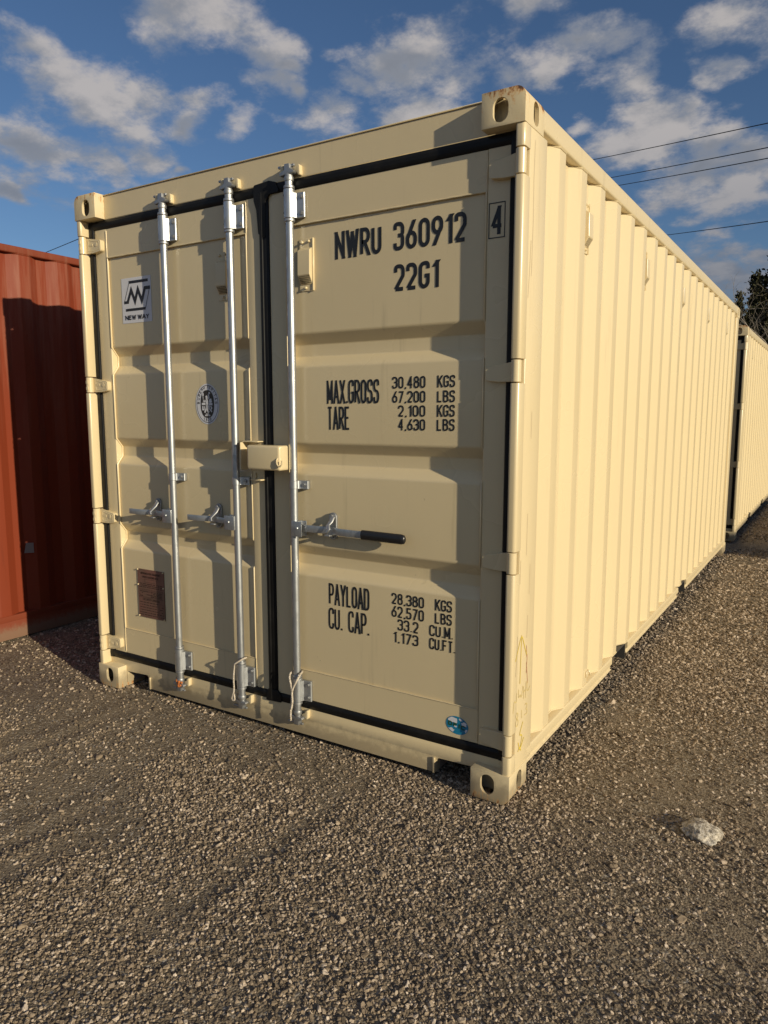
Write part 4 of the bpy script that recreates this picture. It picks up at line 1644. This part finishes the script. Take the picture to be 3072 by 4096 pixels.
def chalk_marks(T):
    """hand-drawn crayon on the outer face of the right post"""
    X = W_ + .0002

    def draw(name, mat, lines, t):
        b = B()
        for i, pts in enumerate(lines):
            q = fillet(pts, .012, 3)
            strokes_to(b, lambda u, v, k: (X + i * .00005, u, v), [(q, False)], t)
        b.obj(name, mat, T)['kind'] = 'stuff'
    draw('crayon_writing', 'crayon_pale', [
        [(.023, .365), (.033, .432), (.052, .376), (.057, .436)],
        [(.072, .445), (.080, .395), (.094, .430), (.106, .385), (.118, .445)],
        [(.128, .440), (.130, .388)], [(.128, .415), (.150, .420)], [(.152, .452), (.150, .385)], [(.163, .450), (.166, .398), (.197, .420)],
        [(.066, .328), (.048, .342), (.062, .358), (.080, .342), (.046, .312), (.064, .296), (.084, .312), (.066, .328)],
        [(.110, .350), (.113, .315)], [(.146, .358), (.166, .362), (.170, .342), (.152, .338), (.174, .330), (.166, .314), (.144, .318)]], .0032)
    draw('crayon_arrow', 'crayon_yellow', [[(.034, .566), (.092, .659), (.150, .560)], [(.092, .655), (.088, .540), (.086, .463)],
         [(.128, .296), (.086, .243), (.130, .252), (.100, .188)], [(.083, .226), (.100, .186), (.143, .226)], [(.082, .189), (.098, .205), (.114, .182)]], .0042)
    draw('scuff', 'scuff_red', [[(.157, .560), (.150, .487)], [(.150, .530), (.168, .440)], [(.145, .60), (.152, .55)]], .0030)
    draw('scuff', 'scuff_dark', [[(.049, .66), (.046, .57), (.038, .505)], [(.150, .72), (.146, .63)], [(.100, 2.44), (.095, 2.30), (.099, 2.17), (.094, 1.98)],
         [(.083, 2.10), (.078, 2.02), (.066, 1.90)], [(.12, 1.12), (.118, .96)], [(.160, .92), (.157, .80)], [(.135, 1.50), (.134, 1.40)], [(.062, .95), (.060, .86)]], .0016)


def container_detailed():
    T = empty('shipping_container')
    tag(T, 'large beige shipping container with closed doors, marked NWRU 360912', 'container', 'beige shipping containers')
    frame_parts(T, 'beige_paint', 'beige_casting', 'beige_paint')
    hdr, sill, dl, dr = door_end(T, 'beige_paint', 'beige_casting')
    side_vents(T, 'beige_paint')
    locking_rod(T, .620, 'beige_paint', hdr, sill, -1)
    locking_rod(T, 1.046, 'beige_paint', hdr, sill, -1)
    locking_rod(T, 1.389, 'beige_paint', hdr, sill, 1)
    lock_box(T, 'beige_paint')
    markings(dl, dr)
    chalk_marks(T)
    b = B().box(W_ - .012, W_ + .002, .975, 1.000, .205, .235)
    b.sweep([(W_ - .004, 1.012, .236), (W_ + .004, 1.014, .222), (W_ + .006, 1.022, .206)], .005, 8)
    b.obj('lashing_tab', 'beige_paint', T, bevel=.002, seg=1)
    return T


box1 = container_detailed()

SKIP = ('lettering', 'check_digit', 'logo_sticker', 'class_sticker', 'data_plate', 'world_sticker', 'crayon_writing', 'crayon_arrow', 'scuff')


def copy_tree(o, parent=None):
    c_ = o.copy()
    C.objects.link(c_)
    if parent is not None:
        c_.parent = parent
    for ch in list(o.children):
        if ch.name.split('.')[0] not in SKIP:
            copy_tree(ch, c_)
    return c_


box2 = copy_tree(box1)
box2.location = (2.400 - W_, 7.25, -.058)
tag(box2, 'beige shipping container standing behind the large one, cut off by the right edge', 'container', 'beige shipping containers')
box3 = copy_tree(box1)
box3.location = (11.15, 3.85, -.02)
tag(box3, 'beige shipping container outside the picture on the right, only its shadow reaching in', 'container', 'beige shipping containers')

# red neighbour
red = empty('shipping_container', (-1.180 - W_, -.62, -.006))
tag(red, 'weathered red shipping container left of the beige one, half in its shadow', 'container')
frame_parts(red, 'red_paint', 'red_paint', 'red_rail', first_out=.42 + .62 - .279 * 2 + .0, forks=False, z_top=2.525)
for s in (0, 1):
    b = B().prism(fillet([(W_ - .11, .004), (W_ - .001, .004), (W_ - .001, .228), (W_ - .11, .228)], .02, 3, True), 'z', .1172, H_ - .1172)
    if not s:
        mirror(b)
    b.obj('corner_post', 'red_paint', red)
B().box(.03, W_ - .03, .05, .11, 2.46, 2.585).obj('header_beam', 'red_paint', red, bevel=.004)
B().box(.03, W_ - .03, .05, .11, .02, .15).obj('door_sill', 'red_paint', red, bevel=.004)
for x0, x1 in ((.115, 1.214), (1.224, W_ - .115)):
    b = B()
    pts = [(.06, 2.455)]
    for a, c_, d_, e in GROOVES:
        pts += [(.06, a), (.096, c_), (.096, d_), (.06, e)]
    pts.append((.06, .155))
    b.sheet(pts, [(y + .04, z) for y, z in pts], 'x', x0, x1)
    b.obj('door', 'red_paint', red)
for x in (.62, 1.04, 1.40, 1.82):
    B().tube((x, .03, .12), (x, .03, 2.5), .017, n=12).obj('locking_rod', 'dull_steel', red)
# the deep skirt below the red wall: plain bottom rail face
b = B().box(W_ - .05, W_ - .003, .229, LEN - .18, .006, .140)
b.obj('skirt', 'red_rail', red, bevel=.004)
# bare metal repair patch wrapped over one rib
b = B()
b.add([(W_ - .0035, .62 + .326 - .0, .570), (W_ - .0035, .62 + .396, .562), (W_ - .0035, .62 + .396, .631), (W_ - .0035, .62 + .342, .637)], [(0, 1, 2, 3)])
b.obj('repair_patch', 'silver_patch', red)

# ------------------------------------------------------------------ loose things on the container and yard
def rope(name, paths, r, label):
    b = B()
    for path in paths:
        rope_strands(b, path, r)
    o = b.obj(name, 'rope_fibre', None, smooth=80)
    tag(o, label, 'rope', 'white ropes tied to the locking rods')
    return o


def rope_strands(b, path, r):
    P_ = [Vector(q) for q in path]
    # resample finely
    pts = []
    for i in range(len(P_) - 1):
        p0, p1, p2, p3 = P_[max(i - 1, 0)], P_[i], P_[i + 1], P_[min(i + 2, len(P_) - 1)]
        for k in range(10):
            t = k / 10
            pts.append(0.5 * ((2 * p1) + (-p0 + p2) * t + (2 * p0 - 5 * p1 + 4 * p2 - p3) * t * t + (-p0 + 3 * p1 - 3 * p2 + p3) * t ** 3))
    pts.append(P_[-1])
    for ph in (0, 2.094, 4.189):
        q = []
        s = 0
        a = Vector((1, 0, 0))
        for i, c_ in enumerate(pts):
            t = (pts[min(i + 1, len(pts) - 1)] - pts[max(i - 1, 0)]).normalized()
            if i:
                s += (c_ - pts[i - 1]).length
            a = (a - t * a.dot(t))
            a = a.normalized() if a.length > 1e-6 else t.orthogonal().normalized()
            bb = t.cross(a)
            th = ph + s / (r * 7) * 2 * math.pi
            q.append(c_ + (a * math.cos(th) + bb * math.sin(th)) * r * .55)
        b.sweep(q, r * .62, 6)


rx_ = 1.392
rope('rope', [[(rx_ + .006, .046, .312), (rx_ - .022, .036, .318), (rx_ - .027, .016, .322), (rx_ - .022, -.002, .305), (rx_ - .008, -.009, .270), (rx_ - .002, -.012, .245), (rx_ - .004, -.012, .200), (rx_ - .012, -.011, .150), (rx_ - .012, -.010, .105)],
     [(rx_ + .000, .046, .325), (rx_ + .024, .034, .330), (rx_ + .029, .012, .325), (rx_ + .022, -.004, .300), (rx_ + .006, -.010, .266), (rx_ + .000, -.013, .240), (rx_ + .002, -.014, .200), (rx_ - .006, -.014, .160)]], .0042,
     'white twisted rope hanging from the locking rod of the right door')
lx_ = 1.051
rope('rope', [[(lx_ + .000, .046, .322), (lx_ + .027, .030, .335), (lx_ + .026, .008, .335), (lx_ + .008, -.006, .322), (lx_ - .016, -.006, .305), (lx_ - .030, .006, .280), (lx_ - .036, .006, .230), (lx_ - .034, .004, .170), (lx_ - .046, .002, .125), (lx_ - .030, .002, .122), (lx_ - .034, .004, .150)]], .0040,
     'white twisted rope hanging from the middle locking rod')

# pale boulder lying in the gravel
def rock(loc, size, seed, label):
    bm = bmesh.new()
    bmesh.ops.create_icosphere(bm, subdivisions=5, radius=1)
    rg = np.random.default_rng(seed)
    cuts = [(Vector(rg.normal(size=3)).normalized(), rg.uniform(.66, .95)) for _ in range(9)]
    from mathutils import noise as mn
    for v in bm.verts:
        q = v.co.copy()
        for n_, d_ in cuts:
            e = q.dot(n_) - d_
            if e > 0:
                q -= n_ * e * .92
        q += v.co * (mn.fractal(v.co * 2.2 + Vector((seed, 0, 0)), .9, 2, 4) * .15 + mn.fractal(v.co * 9, .8, 2, 3) * .06)
        v.co = Vector((q.x * size[0], q.y * size[1], q.z * size[2]))
    me = bpy.data.meshes.new('rock')
    bm.to_mesh(me)
    bm.free()
    for f in me.polygons:
        f.use_smooth = True
    me.materials.append(MATS['rock_stone'])
    o = link('rock', me)
    o.location = loc
    o.rotation_euler = (.1, .12, 2.5)
    tag(o, label, 'rock')


rock((3.095, .200, .000), (.072, .066, .046), 9, 'pale rough rock lying alone on the gravel at right')

# overhead cables
def cable(px0, px1, d0, d1, ext0, ext1, sag, label, r=.017):
    a = cam.location + direction(*px0) * d0
    c_ = cam.location + direction(*px1) * d1
    v = c_ - a
    p0, p1 = a - v * ext0, c_ + v * ext1
    pts = []
    for i in range(25):
        t = i / 24
        q = p0.lerp(p1, t)
        q.z -= sag * 4 * t * (1 - t)
        pts.append(q)
    # keep the seen stretch where it is
    b = B().sweep(pts, r, 6)
    o = b.obj('power_cable', 'cable_black', None, smooth=80)
    tag(o, label, 'cable', 'overhead cables')


cable((2363, 622), (3072, 472), 46, 30, 2.6, .9, .25, 'topmost thin black overhead cable at upper right')
cable((2433, 694), (3072, 570), 46, 30, 2.6, .9, .25, 'second thin black overhead cable from the top at right')
cable((2465, 725), (3072, 613), 46, 30, 2.6, .9, .25, 'third thin black overhead cable, just under the second')
cable((2663, 926), (3072, 870), 46, 30, 2.6, .9, .20, 'lowest thin black overhead cable crossing above the container roof at right')
cable((212, 998), (304, 960), 44, 40, 3.0, 2.0, .0, 'short stretch of black cable between the red and beige containers', .016)

# pole that carries the short cable; it stands behind the beige container
end_ = cam.location + direction(304, 960) * 40
end_ = end_ + (end_ - (cam.location + direction(212, 998) * 44)) * 2.0
pole = empty('utility_pole', (end_.x, end_.y, -.08))
B().tube((0, 0, 0), (0, 0, end_.z + .10), .15, .10, n=14).obj('pole', 'pole_wood', pole)
B().box(-1.0, 1.0, -.06, .06, end_.z - .35, end_.z - .22).obj('crossarm', 'pole_wood', pole, bevel=.01)
tag(pole, 'wooden utility pole standing behind the beige container, carrying the short cable', 'utility pole')

# ------------------------------------------------------------------ trees
def leaf_material(name, a, b_):
    m, w, p = material(name)
    co = w.node('ShaderNodeTexCoord').outputs['Object']
    n = w.noise(co, 1.6, 4, 0.6)
    n2 = w.noise(co, 22, 2, 0.6)
    f = w.math('ADD', w.math('MULTIPLY', n, .55), w.math('MULTIPLY', n2, .45))
    w.put(p.inputs['Base Color'], w.mix(w.ramp(f, .35, .65), a, b_))
    p.inputs['Roughness'].default_value = .8
    p.inputs['Specular IOR Level'].default_value = .2


leaf_material('cedar_leaf', (.020, .024, .011), (.055, .050, .022))
leaf_material('bark', (.10, .075, .055), (.17, .135, .105))
leaf_material('bare_bark', (.20, .175, .15), (.30, .26, .215))


def cedar(loc, height, width, seed, label, n=90):
    T = empty('cedar_tree', loc)
    rg = random.Random(seed)
    tr = B()
    lean = Vector((rg.uniform(-.03, .03), rg.uniform(-.03, .03), 1))
    tr.sweep([lean * (height * k / 8) for k in range(9)], [max(.012, .13 * (1 - k / 8.2)) for k in range(9)], 8)
    tr.obj('trunk', 'bark', T)
    vs, fs = [], []

    def tuft(c_, s, dirv):
        """spray of scale foliage: short crossed blades"""
        for _ in range(9):
            d_ = (dirv + Vector((rg.gauss(0, .55), rg.gauss(0, .55), rg.gauss(.25, .5)))).normalized()
            o = c_ + Vector((rg.gauss(0, .5), rg.gauss(0, .5), rg.gauss(0, .5))) * s
            sd = d_.cross(Vector((rg.gauss(0, 1), rg.gauss(0, 1), rg.gauss(0, 1)))).normalized() * s * rg.uniform(.18, .34)
            l_ = s * rg.uniform(.6, 1.3)
            k = len(vs)
            vs.extend([o - sd * .6, o + sd * .6, o + d_ * l_ * .6 + sd, o + d_ * l_, o + d_ * l_ * .55 - sd])
            fs.append((k, k + 1, k + 2, k + 3, k + 4))
    for i in range(n):
        t = (i + rg.random()) / n
        z = height * (.06 + .94 * t)
        prof = (1 - t) ** .75 * (.75 + .45 * math.sin(t * 17 + seed) * .5 + rg.uniform(-.12, .2))
        ln = max(.06, width * prof)
        a = i * 2.4 + rg.uniform(-.5, .5)
        dirv = Vector((math.cos(a), math.sin(a), rg.uniform(.25, .75) + t * .7)).normalized()
        base = lean * z
        m_ = max(2, int(ln / .15))
        for k in range(m_):
            q = base + dirv * (ln * (k + .6) / m_) + Vector((rg.gauss(0, .03), rg.gauss(0, .03), rg.gauss(0, .04)))
            tuft(q, .135 * (1.25 - .5 * k / m_) * (1.1 - .45 * t), dirv)
    me = bpy.data.meshes.new('crown')
    me.from_pydata([tuple(v) for v in vs], [], fs)
    me.materials.append(MATS['cedar_leaf'])
    link('crown', me, T)
    tag(T, label, 'tree', 'trees behind the containers')
    return T


def ground_at(px, d):
    v = direction(px, 1650)
    h = math.hypot(v.x, v.y)
    return Vector((cam.location.x + v.x / h * d, cam.location.y + v.y / h * d, -.07))


def tall_for(px, py, d):
    v = direction(px, py)
    return cam.location.z + v.z / math.hypot(v.x, v.y) * d + .07


cedar(ground_at(3003, 27), tall_for(3003, 1108, 27), 1.7, 3, 'narrow dark cedar rising just behind the rear corner at right', 330)
cedar(ground_at(3080, 25), tall_for(3080, 985, 25), 2.0, 8, 'tallest dark cedar, at the right edge of the picture', 360)
cedar(ground_at(2922, 30), tall_for(2922, 1176, 30), 1.0, 5, 'small cedar top peeking over the container roof at right', 130)
cedar(ground_at(3045, 33), tall_for(3045, 1245, 33), 2.6, 13, 'low dark cedar filling the gap behind the other trees', 330)
cedar(ground_at(3180, 27), tall_for(3180, 1050, 27), 2.6, 17, 'dark cedar standing past the right edge of the picture', 300)


def bare_tree(loc, height, seed, label):
    T = empty('bare_tree', loc)
    rg = random.Random(seed)
    tr, br = B(), B()

    def grow(b, p0, d_, ln, r, depth):
        pts = [p0]
        dd = d_.copy()
        n = 6
        for k in range(n):
            dd = (dd + Vector((rg.gauss(0, .16), rg.gauss(0, .16), rg.gauss(.02, .12)))).normalized()
            pts.append(pts[-1] + dd * ln / n)
        b.sweep(pts, [r * (1 - .75 * k / n) for k in range(n + 1)], 5)
        if depth > 0:
            for k in range(2, n + 1):
                for _ in range(2 if depth > 1 else 1):
                    q = (dd + Vector((rg.gauss(0, .8), rg.gauss(0, .8), rg.gauss(.1, .5)))).normalized()
                    grow(br, pts[k], q, ln * rg.uniform(.35, .6), r * .38, depth - 1)
    grow(tr, Vector((0, 0, 0)), Vector((0, 0, 1)), height, .055, 3)
    tr.obj('trunk', 'bare_bark', T, smooth=80)
    br.obj('branches', 'bare_bark', T, smooth=80)
    tag(T, label, 'tree', 'trees behind the containers')


bare_tree(ground_at(3075, 21), tall_for(3075, 1260, 21) * .80, 6, 'leafless pale tree with thin branches in front of the dark cedars')
bare_tree(ground_at(3150, 20), tall_for(3150, 1180, 20) * .6, 21, 'leafless tree past the right edge with a few twigs reaching in')

# the same wood goes on to the right, past the edge of the picture
seeds = [o for o in C.objects if o.name.split('.')[0] == 'cedar_tree']
rg_ = random.Random(31)
for k in range(13):
    src = seeds[k % len(seeds)]
    c_ = copy_tree(src)
    c_.location = (4.6 + k * 2.3 + rg_.uniform(-.6, .6), 27.0 - k * .35 + rg_.uniform(-2, 2), -.07)
    c_.rotation_euler = (0, 0, rg_.uniform(0, 6.28))
    f_ = rg_.uniform(.85, 1.15) * (7.0 / max(v[2] for v in [tuple(q) for q in src.children[0].bound_box]))
    c_.scale = (f_, f_, f_)
    c_['label'] = 'dark cedar of the wood that goes on beyond the right edge'
    c_['group'] = 'cedars of the wood beyond the right edge'
